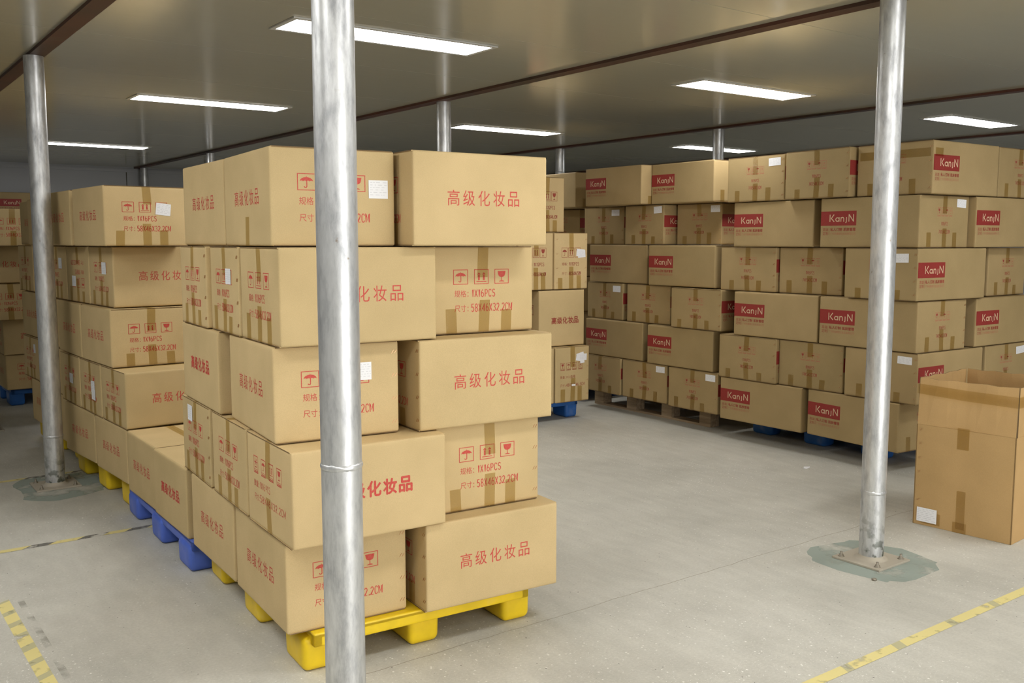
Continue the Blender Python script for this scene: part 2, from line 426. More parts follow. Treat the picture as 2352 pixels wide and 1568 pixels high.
def umbrella():
    top = arc(.5, .52, .36, 0, 180, 14, .26)
    bot = []
    for k in range(4): bot += arc(.14 + .09 + .18 * k, .52, .09, 180, 0, 5, .05)[:-1]
    bot.append((.86, .52))
    return [poly(top + bot[1:-1]), poly([(.485, .76), (.515, .76), (.515, .84), (.485, .84)]),
            stroke([(.52, .55), (.52, .24)] + arc(.45, .24, .07, 0, -180, 8), .05)]
def arrows():
    o = []
    for cx in (.33, .67):
        o += [rect(cx - .06, .27, cx + .06, .62), poly([(cx - .12, .65), (cx + .12, .65), (cx, .80)]), ]
    return o + [rect(.15, .15, .85, .20)]
def goblet():
    return [poly([(.22, .85), (.25, .66)] + arc(.5, .64, .24, 185, 355, 10, .20) + [(.75, .66), (.78, .85)]),
            rect(.475, .20, .525, .50), poly([(.30, .14), (.70, .14), (.66, .18), (.54, .22), (.46, .22), (.34, .18)])]
def hands():
    return [stroke([(.15, .45), (.3, .25), (.55, .22)], .07), stroke([(.45, .8), (.6, .62), (.85, .55)], .07),
            stroke([(.2, .75), (.4, .5)], .05), stroke([(.6, .45), (.8, .25)], .05), rect(.42, .42, .58, .58)]
def flake():
    o = [stroke([(.5 + .4 * cos(radians(a)), .55 + .3 * sin(radians(a))), (.5 - .4 * cos(radians(a)), .55 - .3 * sin(radians(a)))], .06) for a in (0, 60, 120)]
    return o + [rect(.3, .12, .7, .2)]
def icon(shapes, x, y, s, sy=None): return [place2(p, x, y, s, sy) for p in shapes]

# each print = list of (shape, material slot); u from the left of the face, v from its bottom
def print_lettering(W, H, bold=False):
    if bold: cw, pt, hh, b = .050, .060, .054, .035
    else: cw, pt, hh, b = .049, .0635, .055, 0.0
    L = pt * 4 + cw; x0 = (W - L) / 2 + .005; y0 = H * .515 - hh / 2
    return [(g, 1) for g in chars('高级化妆品', x0, pt, cw, y0, y0 + hh, b)]
def print_icons(W, H, dims='58X46X32.2CM', qty='1X16PCS', faint=False):
    s = .064; y = H * .565; out = []
    for k, sh in enumerate((umbrella(), arrows(), goblet())):
        out += [(p, 1) for p in icon(frame_icon() + sh, W * (.21 + .2 * k), y, s, H * .172)]
    x = W * .222
    c = .026
    sl = 2 if faint else 1
    out += [(text_fit('规格', x, x + .05, H * .42, H * .42 + c), sl), (text_fit(':', x + .056, x + .060, H * .423, H * .423 + .018), sl),
            (text_fit(qty, x + .075, x + .075 + .104 * len(qty) / 7, H * .415, H * .415 + .03, .014), sl)]
    out += [(text_fit('尺寸', x, x + .05, H * .25, H * .25 + c), 1), (text_fit(':', x + .056, x + .060, H * .253, H * .253 + .018), 1),
            (text_fit(dims, x + .072, W * .785, H * .245, H * .245 + .031, .014), 1)]
    return out
def print_four(W, H, dims='58X46X32.2CM', qty='1X16 PCS', order='fuag', small=False):
    out = []; S = {'f': flake(), 'u': umbrella(), 'a': arrows(), 'g': goblet(), 'h': hands()}
    s = .046; x0 = W * .16 if not small else W * .14; gap = (W * .70) / 4
    for k, ch in enumerate(order):
        x = x0 + gap * k; y = H * .58
        out += [(p, 1) for p in icon(frame_icon(.05), x, y, s, s * 1.35)] + [(p, 1) for p in icon(S[ch], x, y + .014, s, s)]
        out += [(rect(x + .004, y + .012, x + s - .004, y + .0135), 1)]
        out += [(rect(x + .008 + .009 * q, y + .004, x + .014 + .009 * q, y + .009), 1) for q in range(4)]
    x = x0
    out += [(text_fit('数量', x, x + .045, H * .43, H * .43 + .024), 1), (text_fit(':', x + .05, x + .054, H * .432, H * .432 + .016), 1),
            (text_fit(qty, x + .064, x + .064 + .013 * len(qty), H * .43, H * .43 + .026), 1),
            (text_fit('尺寸', x, x + .045, H * .28, H * .28 + .024), 1), (text_fit(':', x + .05, x + .054, H * .282, H * .282 + .016), 1),
            (text_fit(dims, x + .06, W * .86, H * .28, H * .28 + .027, .012), 1)]
    return out
def print_logo(W, H):
    bx1 = W * .385; by0, by1 = H * .44, H * .735; out = [(grid(0.004, by0, bx1, by1, 6, 2), 2)]
    x0, x1 = W * .100, W * .360; t = .0062; y0 = by0 + (by1 - by0) * .27; y1 = y0 + (by1 - by0) * .50
    w = x1 - x0; h = y1 - y0; hx = h * .62
    X = lambda f: x0 + f * w
    out += [(stroke(p, t), 3) for p in (
        [(X(.02), y0), (X(.02), y1)], [(X(.185), y1), (X(.075), y0 + h * .47), (X(.20), y0)],
        [(X(.40), y0), (X(.40), y0 + hx)], arc(X(.33), y0 + hx / 2, X(.07) - x0, 0, 360, 16, hx / 2 - t / 2),
        [(X(.475), y0), (X(.475), y0 + hx)], [(X(.475), y0 + hx * .62)] + arc(X(.535), y0 + hx * .62, X(.055) - x0, 160, 0, 8, hx * .34) + [(X(.59), y0)],
        [(X(.70), y0 + hx)] + arc(X(.665), y0 + h * .02, X(.035) - x0, 0, -95, 6, h * .14),
        [(X(.80), y0), (X(.80), y1)], [(X(.805), y1 - t * .3), (X(.98), y0 + t * .3)], [(X(.985), y0), (X(.985), y1)])]
    a = W * .03
    out += [(text_fit('高端', a, a + W * .06, H * .325, H * .395), 1), (text_fit('定制', a, a + W * .06, H * .245, H * .315), 1)]
    out += [(rect(a + W * .069, H * .245, a + W * .071, H * .395), 1)]
    b = a + W * .082
    out += [(text_fit('私人订制', b, b + W * .125, H * .33, H * .395, .03), 1), (text_fit('肌肤管理', b + W * .142, bx1 - .004, H * .33, H * .395, .03), 1)]
    out += [(text_fit('广州市康婕化妆品有限公司', b, bx1 - .004, H * .25, H * .305), 4)]
    return out
def print_small(W, H):
    out = []
    for k, sh in enumerate((goblet(), arrows(), umbrella(), flake())):
        x = W * .35 + .042 * k; y = H * .60
        out += [(p, 4) for p in icon(frame_icon(.05), x, y, .035, .056)]
        out += [(p, 1 if k in (0, 2) else 4) for p in icon(sh, x, y + .014, .035, .040)]
        out += [(rect(x + .006 + .009 * q, y + .004, x + .012 + .009 * q, y + .009), 4) for q in range(3)]
    out += [(text_fit('1X16PCS', W * .435, W * .57, H * .425, H * .425 + .023, .01), 1),
            (text_fit('74X54X33CM', W * .385, W * .61, H * .265, H * .265 + .025, .01), 1)]
    return out
def print_bold_small(W, H):
    out = chars('高级化妆品', W * .27, .058, .050, H * .40, H * .40 + .054, .03)
    return [(g, 1) for g in out]

# ------------------------------------------------------------------ ceiling lamps (first, they light everything)
def ceiling_light(x, y, label, L=1.20, W=.30):
    t = empty('ceiling_light', (x, y, H_CEIL - .001)); tag(t, label, 'ceiling light', 'recessed ceiling panel lights')
    f = MB(); b = .026; z0, z1 = -.008, 0.0
    for a in ((-L/2 - b, -W/2 - b, L/2 + b, -W/2), (-L/2 - b, W/2, L/2 + b, W/2 + b), (-L/2 - b, -W/2, -L/2, W/2), (L/2, -W/2, L/2 + b, W/2)):
        f.box(a[0], a[1], z0, a[2], a[3], z1)
    f.build('frame', 'lamp_frame', t)
    g = MB(); g.box(-L/2, -W/2, -.0065, L/2, W/2, -.002); g.build('diffuser', 'lamp', t)
for x, y, l in ((2.595, 4.66, 'long lit ceiling panel crossing behind the near silver pole'),
                (2.65, 7.66, 'long lit ceiling panel between the left pole and the near pole'),
                (2.68, 11.80, 'far thin lit ceiling panel just right of the left pole'),
                (5.585, 4.71, 'lit ceiling panel above the right-hand logo cartons, left of the right pole'),
                (8.74, 4.70, 'lit ceiling panel in the top right corner beyond the right pole'),
                (8.81, 7.88, 'small lit ceiling panel crossing behind a far pole above the logo cartons'),
                (5.65, 7.78, 'lit ceiling panel right of the pole above the near carton stack')):
    ceiling_light(x, y, l, 1.18, .265)
for x, y in ((2.6, 1.55), (-.45, 1.55), (5.6, 1.55), (2.6, -1.55), (-.45, -1.55), (-.45, 0.0), (5.6, 0.0), (-.45, 4.66), (-.45, 3.1)):  # lamp grid carried on; the off-grid panels are added to brighten near surfaces
    ceiling_light(x, y, 'unseen lit ceiling panel beside or behind the viewpoint, some of them added for brightness', 1.18, .265)

# ------------------------------------------------------------------ room shell
X0, X1, Y0, Y1 = -5.0, 13.0, -3.6, 15.0
f = MB(); f.box(X0 - .2, Y0 - .2, -.12, X1 + .2, Y1 + .2, 0); tag(f.build('floor', 'floor'), kind='structure')
BEAMS = (-1.9, 1.135, 4.02, 7.17, 9.97)
c = MB()
edges = [X0] + list(BEAMS) + [X1]
for i in range(len(edges) - 1):
    a, b = edges[i] + (.044 if i else 0), edges[i + 1] - (.044 if i < len(edges) - 2 else 0)
    y = 4.32 - 1.18 * 10 + (.27 if i == 4 else .0)
    while y < Y1:
        p, q = max(y + .0022, Y0), min(y + 1.18 - .0022, Y1)
        if q > p + .02: c.box(a, p, H_CEIL, b, q, H_CEIL + .04)
        y += 1.18
c.box(X0, Y0, H_CEIL + .04, X1, Y1, H_CEIL + .12, 1)
tag(c.build('ceiling', ('ceiling', 'gap')), kind='structure')
for i, x in enumerate(BEAMS):
    m = MB(); m.box(x - .044, Y0, H_BEAM, x + .044, Y1, H_CEIL + .03); tag(m.build('trim_%d' % (i + 1), 'beam'), kind='structure')
def wall(name, x0, y0, x1, y1, along):
    m = MB(); m.box(x0, y0, 0, x1, y1, H_CEIL + .12)
    return tag(m.build(name, 'wall'), kind='structure')
wall('wall_back', X0 - .2, Y1, X1 + .2, Y1 + .2, 'x'); 
m = MB()
m.box(X0 - .2, Y0 - .2, 0, .8, Y0, H_CEIL + .12); m.box(4.2, Y0 - .2, 0, X1 + .2, Y0, H_CEIL + .12); m.box(.8, Y0 - .2, 2.3, 4.2, Y0, H_CEIL + .12)  # unseen wall, its opening made for the assumed door
tag(m.build('wall_front', 'wall'), kind='structure')
wall('wall_left', X0 - .2, Y0, X0, Y1, 'y'); wall('wall_right', X1, Y0, X1 + .2, Y1, 'y')
m = MB(); m.box(X0, Y1 - .03, H_CEIL - .075, X1, Y1, H_CEIL - .03); tag(m.build('trim_6', 'wall'), kind='structure')
m = MB()
for k in range(15): m.box(X0 + .6 + k * 1.18, Y1 - .004, 0, X0 + .612 + k * 1.18, Y1, H_CEIL - .075)
tag(m.build('trim_7', 'gap'), kind='structure')

# ------------------------------------------------------------------ steel poles
def pole(x, y, label, seam, r=.0555, plate=True):
    t = empty('steel_pole', (x, y, 0)); tag(t, label, 'pole', 'round steel roof poles')
    p = MB(); p.lathe([(r, .010), (r, .6), (r, 1.2), (r, 1.8), (r, H_BEAM - .001)], 40); p.build('pipe', 'steel', t)
    if seam:
        s = MB(); prof = [(r - .001, seam - .009), (r + .0015, seam - .006), (r + .0028, seam), (r + .0015, seam + .006), (r - .001, seam + .009)]
        s.lathe(prof, 40); rnd = random.Random(int(x * 100))
        s.v = [(a + a / r * rnd.uniform(-.0008, .0008), b + b / r * rnd.uniform(-.0008, .0008), z + rnd.uniform(-.0025, .0025)) for a, b, z in s.v]
        s.build('weld_seam', 'steel', t)
    b = MB(); rounded(b, -.125, -.125, 0, .125, .125, .010, .002); b.build('base_plate', 'plate', t)
    g = MB(); g.lathe([(r + .022, .010), (r + .006, .016), (r + .0005, .028)], 32); g.build('weld_collar', 'plate', t)
    for sx in (-1, 1):
        for sy in (-1, 1):
            k = MB(); k.lathe([(.015, .010), (.015, .012), (.010, .0125), (.010, .021), (.0055, .0212), (.0055, .034)], 6, 0, (sx * .095, sy * .095)); k.build('bolt', 'bolt', t)
    return t
pole(1.135, 2.335, 'near silver steel pole in front of the carton stack, cut by the frame bottom', .885)
pole(1.121, 6.272, 'scuffed steel pole at left, standing before the left carton stack', .31)
pole(3.935, 2.50, 'silver steel pole at right with bolted base plate on grey-green floor paint', .33)
pole(4.06, 6.43, 'steel pole rising behind the near stack, between its two right top cartons', None)
pole(4.06, 11.82, 'far thin steel pole showing just above the near stack at its left edge', None)
pole(4.07, 14.80, 'farthest thin steel pole in the corner by the grey back wall', None)
pole(7.19, 6.39, 'steel pole above the logo cartons, cutting across a small ceiling light', None)
pole(7.20, 8.84, 'far steel pole with a weld ring, above the gap left of the logo cartons', 2.30)
pole(1.02, 8.46, 'bolted pole foot just showing at the left frame edge', .31)

BOX = {
'M5a': ('M', 1.2676, 5.4051, 0.0606, 0.454, 0.574, 1.4675, 1.7918),
'M5b': ('M', 1.2315, 6.0517, 0.045, 0.454, 0.574, 1.4675, 1.7918),
'M5c': ('M', 1.3455, 7.6676, 0.045, 0.454, 0.574, 1.4675, 1.7918),
'M4a': ('M', 1.3452, 5.5841, 0.0512, 0.574, 0.4499, 1.123, 1.4624),
'M4b': ('M', 1.3183, 6.0361, 0.0706, 0.574, 0.4499, 1.123, 1.4624),
'M4c': ('M', 1.2894, 6.5178, 0.045, 0.574, 0.454, 1.123, 1.4624),
'M4d': ('M', 1.301, 7.7116, 0.045, 0.574, 0.454, 1.123, 1.4624),
'M3a': ('M', 1.3028, 5.523, 0.0479, 0.454, 0.574, 0.7928, 1.118),
'M3b': ('M', 1.2732, 6.1169, 0.0178, 0.454, 0.574, 0.7928, 1.118),
'M3c': ('M', 1.2958, 7.4669, 0.045, 0.454, 0.574, 0.7928, 1.118),
'M2a': ('M', 1.3129, 5.2985, 0.0416, 0.574, 0.4482, 0.481, 0.7881),
'M2b': ('M', 1.2913, 5.7524, 0.036, 0.574, 0.4434, 0.481, 0.7881),
'M2c': ('M', 1.2726, 6.1984, 0.0374, 0.574, 0.4492, 0.481, 0.7881),
'M2d': ('M', 1.2817, 7.5638, 0.045, 0.574, 0.454, 0.481, 0.7881),
'M1a': ('M', 1.3076, 4.7697, -0.0039, 0.454, 0.5298, 0.1515, 0.476),
'M1b': ('M', 1.3162, 5.337, 0.051, 0.454, 0.574, 0.1685, 0.4763),
'M1c': ('M', 1.2933, 5.9632, 0.0857, 0.454, 0.574, 0.1685, 0.4763),
'M1d': ('M', 1.2926, 7.2271, 0.045, 0.454, 0.574, 0.1685, 0.4763),
'F6a': ('F', 5.5349, 5.7375, 0.0145, 0.534, 0.6912, 1.7961, 2.1172),
'F6b': ('F', 5.6366, 5.045, -0.0171, 0.534, 0.6912, 1.7961, 2.1172),
'F5a': ('F', 5.7695, 6.1909, -0.0023, 0.734, 0.534, 1.4632, 1.7912),
'F5b': ('F', 5.6822, 5.6187, -0.0225, 0.734, 0.4779, 1.4632, 1.7912),
'F5c': ('F', 5.8144, 5.1121, 0.0152, 0.734, 0.4779, 1.4632, 1.7912),
'F4a': ('F', 5.6834, 5.8106, 0.0018, 0.534, 0.734, 1.129, 1.4582),
'F4b': ('F', 5.6085, 4.9904, -0.0117, 0.534, 0.734, 1.129, 1.4582),
'F3a': ('F', 5.6689, 6.0879, -0.0691, 0.734, 0.5097, 0.804, 1.1241),
'F3b': ('F', 5.6666, 5.5169, 0.0111, 0.734, 0.5097, 0.804, 1.1241),
'F3c': ('F', 5.5628, 4.8792, -0.0142, 0.734, 0.534, 0.804, 1.1201),
'F2a': ('F', 5.6179, 5.7848, -0.0038, 0.534, 0.734, 0.4792, 0.7992),
'F2b': ('F', 5.5729, 4.962, -0.0193, 0.534, 0.734, 0.4792, 0.7992),
'F1a': ('F', 5.6043, 6.0366, -0.0089, 0.734, 0.534, 0.1539, 0.4743),
'F1b': ('F', 5.611, 5.4835, 0.0056, 0.734, 0.534, 0.1539, 0.4743),
'F1c': ('F', 5.5705, 4.9015, -0.0131, 0.734, 0.534, 0.1539, 0.4743),
'N6a': ('N', 5.5551, 4.3182, -0.0306, 0.734, 0.534, 1.78, 2.1031),
'N6b': ('N', 5.4811, 3.7477, -0.0592, 0.734, 0.5334, 1.78, 2.1031),
'N6c': ('N', 5.5141, 3.1911, -0.0336, 0.734, 0.5334, 1.78, 2.1031),
'N6d': ('N', 6.3015, 3.1895, -0.0276, 0.534, 0.734, 1.78, 2.1031),
'N5a': ('N', 5.5525, 4.0651, -0.0516, 0.534, 0.734, 1.4516, 1.7751),
'N5b': ('N', 5.4879, 3.2493, -0.0384, 0.534, 0.734, 1.4516, 1.7751),
'N5c': ('N', 6.0324, 3.1823, -0.0276, 0.734, 0.534, 1.4516, 1.7751),
'N4a': ('N', 5.6028, 4.4079, -0.0189, 0.734, 0.528, 1.1225, 1.4466),
'N4b': ('N', 5.6215, 3.8697, -0.0093, 0.7149, 0.528, 1.1225, 1.4466),
'N4c': ('N', 5.4519, 3.225, -0.0565, 0.734, 0.534, 1.1225, 1.4466),
'N4d': ('N', 6.3469, 3.251, 0.0086, 0.5149, 0.734, 1.1225, 1.4466),
'N3a': ('N', 5.536, 3.9942, 0.0044, 0.534, 0.734, 0.7962, 1.1176),
'N3b': ('N', 5.4954, 3.2379, -0.0392, 0.534, 0.734, 0.7962, 1.1176),
'N3c': ('N', 6.1392, 3.2078, -0.0276, 0.734, 0.534, 0.7962, 1.1176),
'N2a': ('N', 5.524, 4.3235, 0.0027, 0.734, 0.5323, 0.4695, 0.7913),
'N2b': ('N', 5.547, 3.7883, -0.0093, 0.734, 0.5323, 0.4695, 0.7913),
'N2c': ('N', 5.5038, 3.2244, -0.0319, 0.734, 0.534, 0.4695, 0.7913),
'N1a': ('N', 5.5383, 4.107, 0.0114, 0.534, 0.734, 0.1461, 0.4647),
'N1b': ('N', 5.4931, 3.3387, -0.0916, 0.534, 0.734, 0.1461, 0.4647),
'C4': ('C', 4.8139, 6.2955, -0.0228, 0.354, 0.474, 1.5675, 2.0239),
'C3b': ('C', 4.5347, 6.088, -0.0228, 0.3491, 0.474, 1.0968, 1.5604),
'C3a': ('C', 4.8906, 6.0699, -0.0142, 0.3491, 0.474, 1.0968, 1.5604),
'C2': ('C', 4.7374, 6.0786, -0.0223, 0.474, 0.354, 0.6277, 1.0898),
'C1': ('C', 4.872, 6.0287, -0.0312, 0.354, 0.474, 0.1591, 0.6207),
'T1': ('R', 1.2213, 3.0028, -0.0922, 0.4447, 0.574, 1.4775, 1.8054),
'T2': ('R', 1.278, 3.5931, -0.0463, 0.454, 0.574, 1.4775, 1.8054),
'T3': ('R', 1.6772, 2.8566, -0.0485, 0.5647, 0.454, 1.4775, 1.8054),
'R4a': ('R', 1.2184, 2.9379, -0.0766, 0.574, 0.4375, 1.1456, 1.4735),
'R4b': ('R', 1.2475, 3.3818, -0.0841, 0.574, 0.4014, 1.1456, 1.4735),
'R4c': ('R', 1.2644, 3.7859, -0.0687, 0.574, 0.4178, 1.1456, 1.4735),
'R4d': ('R', 1.8379, 3.0113, -0.0682, 0.454, 0.574, 1.1456, 1.4735),
'R3a': ('R', 1.2137, 2.9993, -0.1032, 0.454, 0.574, 0.8138, 1.1416),
'R3b': ('R', 1.2553, 3.6548, -0.0752, 0.454, 0.574, 0.8138, 1.1416),
'R3c': ('R', 1.7191, 2.8971, -0.0716, 0.574, 0.454, 0.8138, 1.1416),
'R2a': ('R', 1.2125, 2.8619, -0.0517, 0.574, 0.454, 0.4819, 0.8098),
'R2b': ('R', 1.2407, 3.3397, -0.0641, 0.574, 0.454, 0.4819, 0.8098),
'R2c': ('R', 1.2701, 3.8247, -0.0691, 0.574, 0.454, 0.4819, 0.8098),
'R2d': ('R', 1.8125, 2.939, -0.0682, 0.454, 0.574, 0.4819, 0.8098),
'R1a': ('R', 1.2303, 2.9744, -0.0628, 0.454, 0.574, 0.1515, 0.4779),
'R1b': ('R', 1.2677, 3.5749, -0.036, 0.454, 0.574, 0.1515, 0.4779),
'R1c': ('R', 1.7162, 2.8588, -0.0736, 0.574, 0.454, 0.1515, 0.4779),
'R1d': ('R', 1.2919, 4.237, -0.0142, 0.454, 0.5298, 0.1515, 0.474),
'L5': ('L', 1.1684, 9.0863, 0.0122, 0.454, 0.574, 1.4549, 1.7727),
'L4': ('L', 1.0654, 9.3246, 0.0122, 0.574, 0.454, 1.1289, 1.45),
'L3': ('L', 1.1508, 9.2773, 0.0122, 0.454, 0.574, 0.8054, 1.1241),
'L2': ('L', 1.3325, 9.4883, 0.0122, 0.574, 0.454, 0.4777, 0.8005),
'L1': ('L', 1.3424, 9.5115, 0.0122, 0.454, 0.574, 0.1571, 0.4729),
'B6': ('B', 5.8116, 6.9011, -0.0088, 0.534, 0.734, 1.8066, 2.1346),
'B5': ('B', 6.1025, 7.1834, -0.0088, 0.734, 0.534, 1.4796, 1.8017),
'B1': ('B', 6.0, 7.0, -0.01, 0.734, 0.534, 0.1515, 0.479),
'B2': ('B', 5.95, 7.05, -0.01, 0.734, 0.534, 0.484, 0.811),
'B3': ('B', 6.0, 7.0, -0.01, 0.734, 0.534, 0.816, 1.143),
'B4': ('B', 5.95, 7.05, -0.01, 0.734, 0.534, 1.148, 1.475),
'N2d': ('N', 6.3, 3.215, -0.02, 0.534, 0.734, 0.4695, 0.7913),
'N1c': ('N', 6.1, 3.26, -0.02, 0.534, 0.734, 0.1461, 0.4647),
'K1': ('K', 1.985, 14.05, 0.01, 0.734, 0.534, 0.1515, 0.4775),
'K2': ('K', 1.995, 14.05, 0.01, 0.734, 0.534, 0.4825, 0.8085),
'K3': ('K', 1.985, 14.05, 0.01, 0.734, 0.534, 0.8135, 1.1395),
'K4': ('K', 1.995, 14.05, 0.01, 0.734, 0.534, 1.1445, 1.4705),
'K5': ('K', 1.985, 14.05, 0.01, 0.734, 0.534, 1.4755, 1.8015),
'K6': ('K', 1.995, 14.05, 0.01, 0.734, 0.534, 1.8065, 2.1325),
'Mp50': ('M', 1.29, 6.645, 0.03, 0.454, 0.5, 1.4675, 1.7918),
'Mp51': ('M', 1.29, 7.155, 0.03, 0.454, 0.5, 1.4675, 1.7918),
'Mp40': ('M', 1.29, 7.03, 0.03, 0.574, 0.454, 1.123, 1.4624),
'Mp30': ('M', 1.29, 6.715, 0.03, 0.454, 0.574, 0.7928, 1.118),
'Mp20': ('M', 1.29, 6.665, 0.03, 0.574, 0.442, 0.481, 0.7881),
'Mp21': ('M', 1.29, 7.112, 0.03, 0.574, 0.442, 0.481, 0.7881),
'Mp10': ('M', 1.29, 6.6, 0.03, 0.454, 0.574, 0.1685, 0.4763),
'Mh10': ('M', 1.83, 5.5, 0.04, 0.574, 0.5, 0.1685, 0.4763),  # unseen second column, added to keep lamp light off the far left stack
'Mh11': ('M', 1.83, 6.05, 0.04, 0.574, 0.5, 0.1685, 0.4763),
'Mh12': ('M', 1.81, 6.6, 0.04, 0.574, 0.5, 0.1685, 0.4763),
'Mh13': ('M', 1.81, 7.15, 0.04, 0.574, 0.5, 0.1685, 0.4763),
'Mh14': ('M', 1.81, 7.7, 0.04, 0.574, 0.5, 0.1685, 0.4763),
'Mh15': ('M', 1.81, 8.25, 0.04, 0.574, 0.5, 0.1685, 0.4763),
'Mh20': ('M', 1.97, 5.5, 0.04, 0.44, 0.5, 0.481, 0.7881),
'Mh21': ('M', 1.97, 6.05, 0.04, 0.44, 0.5, 0.481, 0.7881),
'Mh22': ('M', 1.95, 6.6, 0.04, 0.44, 0.5, 0.481, 0.7881),
'Mh23': ('M', 1.95, 7.15, 0.04, 0.44, 0.5, 0.481, 0.7881),
'Mh24': ('M', 1.95, 7.7, 0.04, 0.44, 0.5, 0.481, 0.7881),
'Mh25': ('M', 1.95, 8.25, 0.04, 0.44, 0.5, 0.481, 0.7881),
'Mh30': ('M', 1.83, 5.5, 0.04, 0.574, 0.5, 0.7928, 1.118),
'Mh31': ('M', 1.83, 6.05, 0.04, 0.574, 0.5, 0.7928, 1.118),
'Mh32': ('M', 1.81, 6.6, 0.04, 0.574, 0.5, 0.7928, 1.118),
'Mh33': ('M', 1.81, 7.15, 0.04, 0.574, 0.5, 0.7928, 1.118),
'Mh34': ('M', 1.81, 7.7, 0.04, 0.574, 0.5, 0.7928, 1.118),
'Mh35': ('M', 1.81, 8.25, 0.04, 0.574, 0.5, 0.7928, 1.118),
'Mh40': ('M', 1.97, 5.5, 0.04, 0.44, 0.5, 1.123, 1.4624),
'Mh41': ('M', 1.97, 6.05, 0.04, 0.44, 0.5, 1.123, 1.4624),
'Mh42': ('M', 1.95, 6.6, 0.04, 0.44, 0.5, 1.123, 1.4624),
'Mh43': ('M', 1.95, 7.15, 0.04, 0.44, 0.5, 1.123, 1.4624),
'Mh44': ('M', 1.95, 7.7, 0.04, 0.44, 0.5, 1.123, 1.4624),
'Mh45': ('M', 1.95, 8.25, 0.04, 0.44, 0.5, 1.123, 1.4624),
'Mh50': ('M', 1.83, 5.5, 0.04, 0.574, 0.5, 1.4675, 1.7918),
'Mh51': ('M', 1.83, 6.05, 0.04, 0.574, 0.5, 1.4675, 1.7918),
'Mh52': ('M', 1.81, 6.6, 0.04, 0.574, 0.5, 1.4675, 1.7918),
'Mh53': ('M', 1.81, 7.15, 0.04, 0.574, 0.5, 1.4675, 1.7918),
'Mh54': ('M', 1.81, 7.7, 0.04, 0.574, 0.5, 1.4675, 1.7918),
'Mh55': ('M', 1.81, 8.25, 0.04, 0.574, 0.5, 1.4675, 1.7918),
'Rh5': ('R', 1.8, 3.36, -0.068, 0.45, 0.574, 1.4775, 1.8054),
'Rh4': ('R', 1.875, 3.625, -0.068, 0.45, 0.5, 1.1456, 1.4735),
'Rh3': ('R', 1.8, 3.41, -0.068, 0.45, 0.574, 0.8138, 1.1416),
'Rh2': ('R', 1.865, 3.555, -0.068, 0.45, 0.52, 0.4819, 0.8098),
'Rh1': ('R', 1.8, 3.37, -0.068, 0.45, 0.574, 0.1515, 0.4779),
'Ch0': ('C', 4.505, 6.0387, -0.022, 0.354, 0.474, 0.1591, 0.6207),
'Ch1': ('C', 4.12, 6.0886, -0.022, 0.474, 0.354, 0.6277, 1.0898),
'Ch2': ('C', 4.172, 6.098, -0.022, 0.349, 0.474, 1.0968, 1.5604),
'Ch3': ('C', 4.445, 6.3055, -0.022, 0.354, 0.474, 1.5675, 2.0239),
}

# ------------------------------------------------------------------ cartons
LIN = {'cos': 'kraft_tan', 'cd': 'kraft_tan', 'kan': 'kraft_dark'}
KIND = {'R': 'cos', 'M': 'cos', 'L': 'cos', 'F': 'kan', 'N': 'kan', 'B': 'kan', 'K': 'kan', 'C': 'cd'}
GROUP = {'R': 'cartons of the near stack', 'M': 'cartons of the left stack', 'L': 'cartons of the far left stack', 'C': 'tall cartons behind the near stack',
         'F': 'logo cartons on the wooden pallet', 'N': 'logo cartons on the blue pallet at right', 'B': 'logo cartons behind the tall cartons', 'K': 'logo cartons by the back wall'}
BOLD = {'R3b', 'R2a', 'R1d'}
FOUR = {'R2a', 'C1'}
FLIP = {'M4b'}
# shipping labels: face, u0, u1, v0, v1 (from the face's top), tilt in degrees
STICK = {'T1': [('f', .78, .94, .31, .50, 0)], 'R4b': [('l', .56, .74, .25, .43, 0)], 'R3a': [('f', .66, .77, .21, .40, 0)], 'R2c': [('l', .23, .40, .08, .29, 0)],
 'M5a': [('f', .61, .79, .28, .48, -6)], 'M4b': [('l', .24, .41, .53, .72, 0)], 'M4a': [('l', .54, .72, .26, .46, 0)], 'M4c': [('l', .62, .80, .22, .42, 0)],
 'M2b': [('l', .56, .73, .36, .58, 3), ('l', .58, .75, .52, .72, -2)], 'M2c': [('l', .48, .66, .38, .58, 0)], 'M2d': [('l', .72, .86, .15, .36, 4)],
 'F5a': [('l', .70, .89, .07, .23, 0)], 'F5b': [('l', .75, .95, .04, .21, 3)], 'F5c': [('l', .76, .96, .05, .21, 0)], 'F3a': [('l', .73, .94, .07, .24, 0)],
 'F1b': [('l', .76, .95, .05, .21, 0)], 'F1c': [('l', .76, .95, .05, .21, 0)], 'N6a': [('l', .73, .93, .07, .24, 2)], 'N4c': [('l', .70, .88, .10, .27, 1)],
 'N5b': [('f', .74, .93, .06, .22, -2)], 'N2c': [('l', .73, .92, .07, .22, -1)], 'N2d': [('f', .74, .95, .08, .24, 3)],
 'C3a': [('f', .66, .90, .29, .42, -4), ('f', .70, .93, .31, .44, 5)], 'C1': [('f', .62, .84, .12, .24, 12), ('f', .60, .82, .16, .27, -10), ('f', .70, .92, .14, .26, -3), ('f', .72, .85, .25, .31, 6), ('f', .47, .58, .68, .715, 0)]}
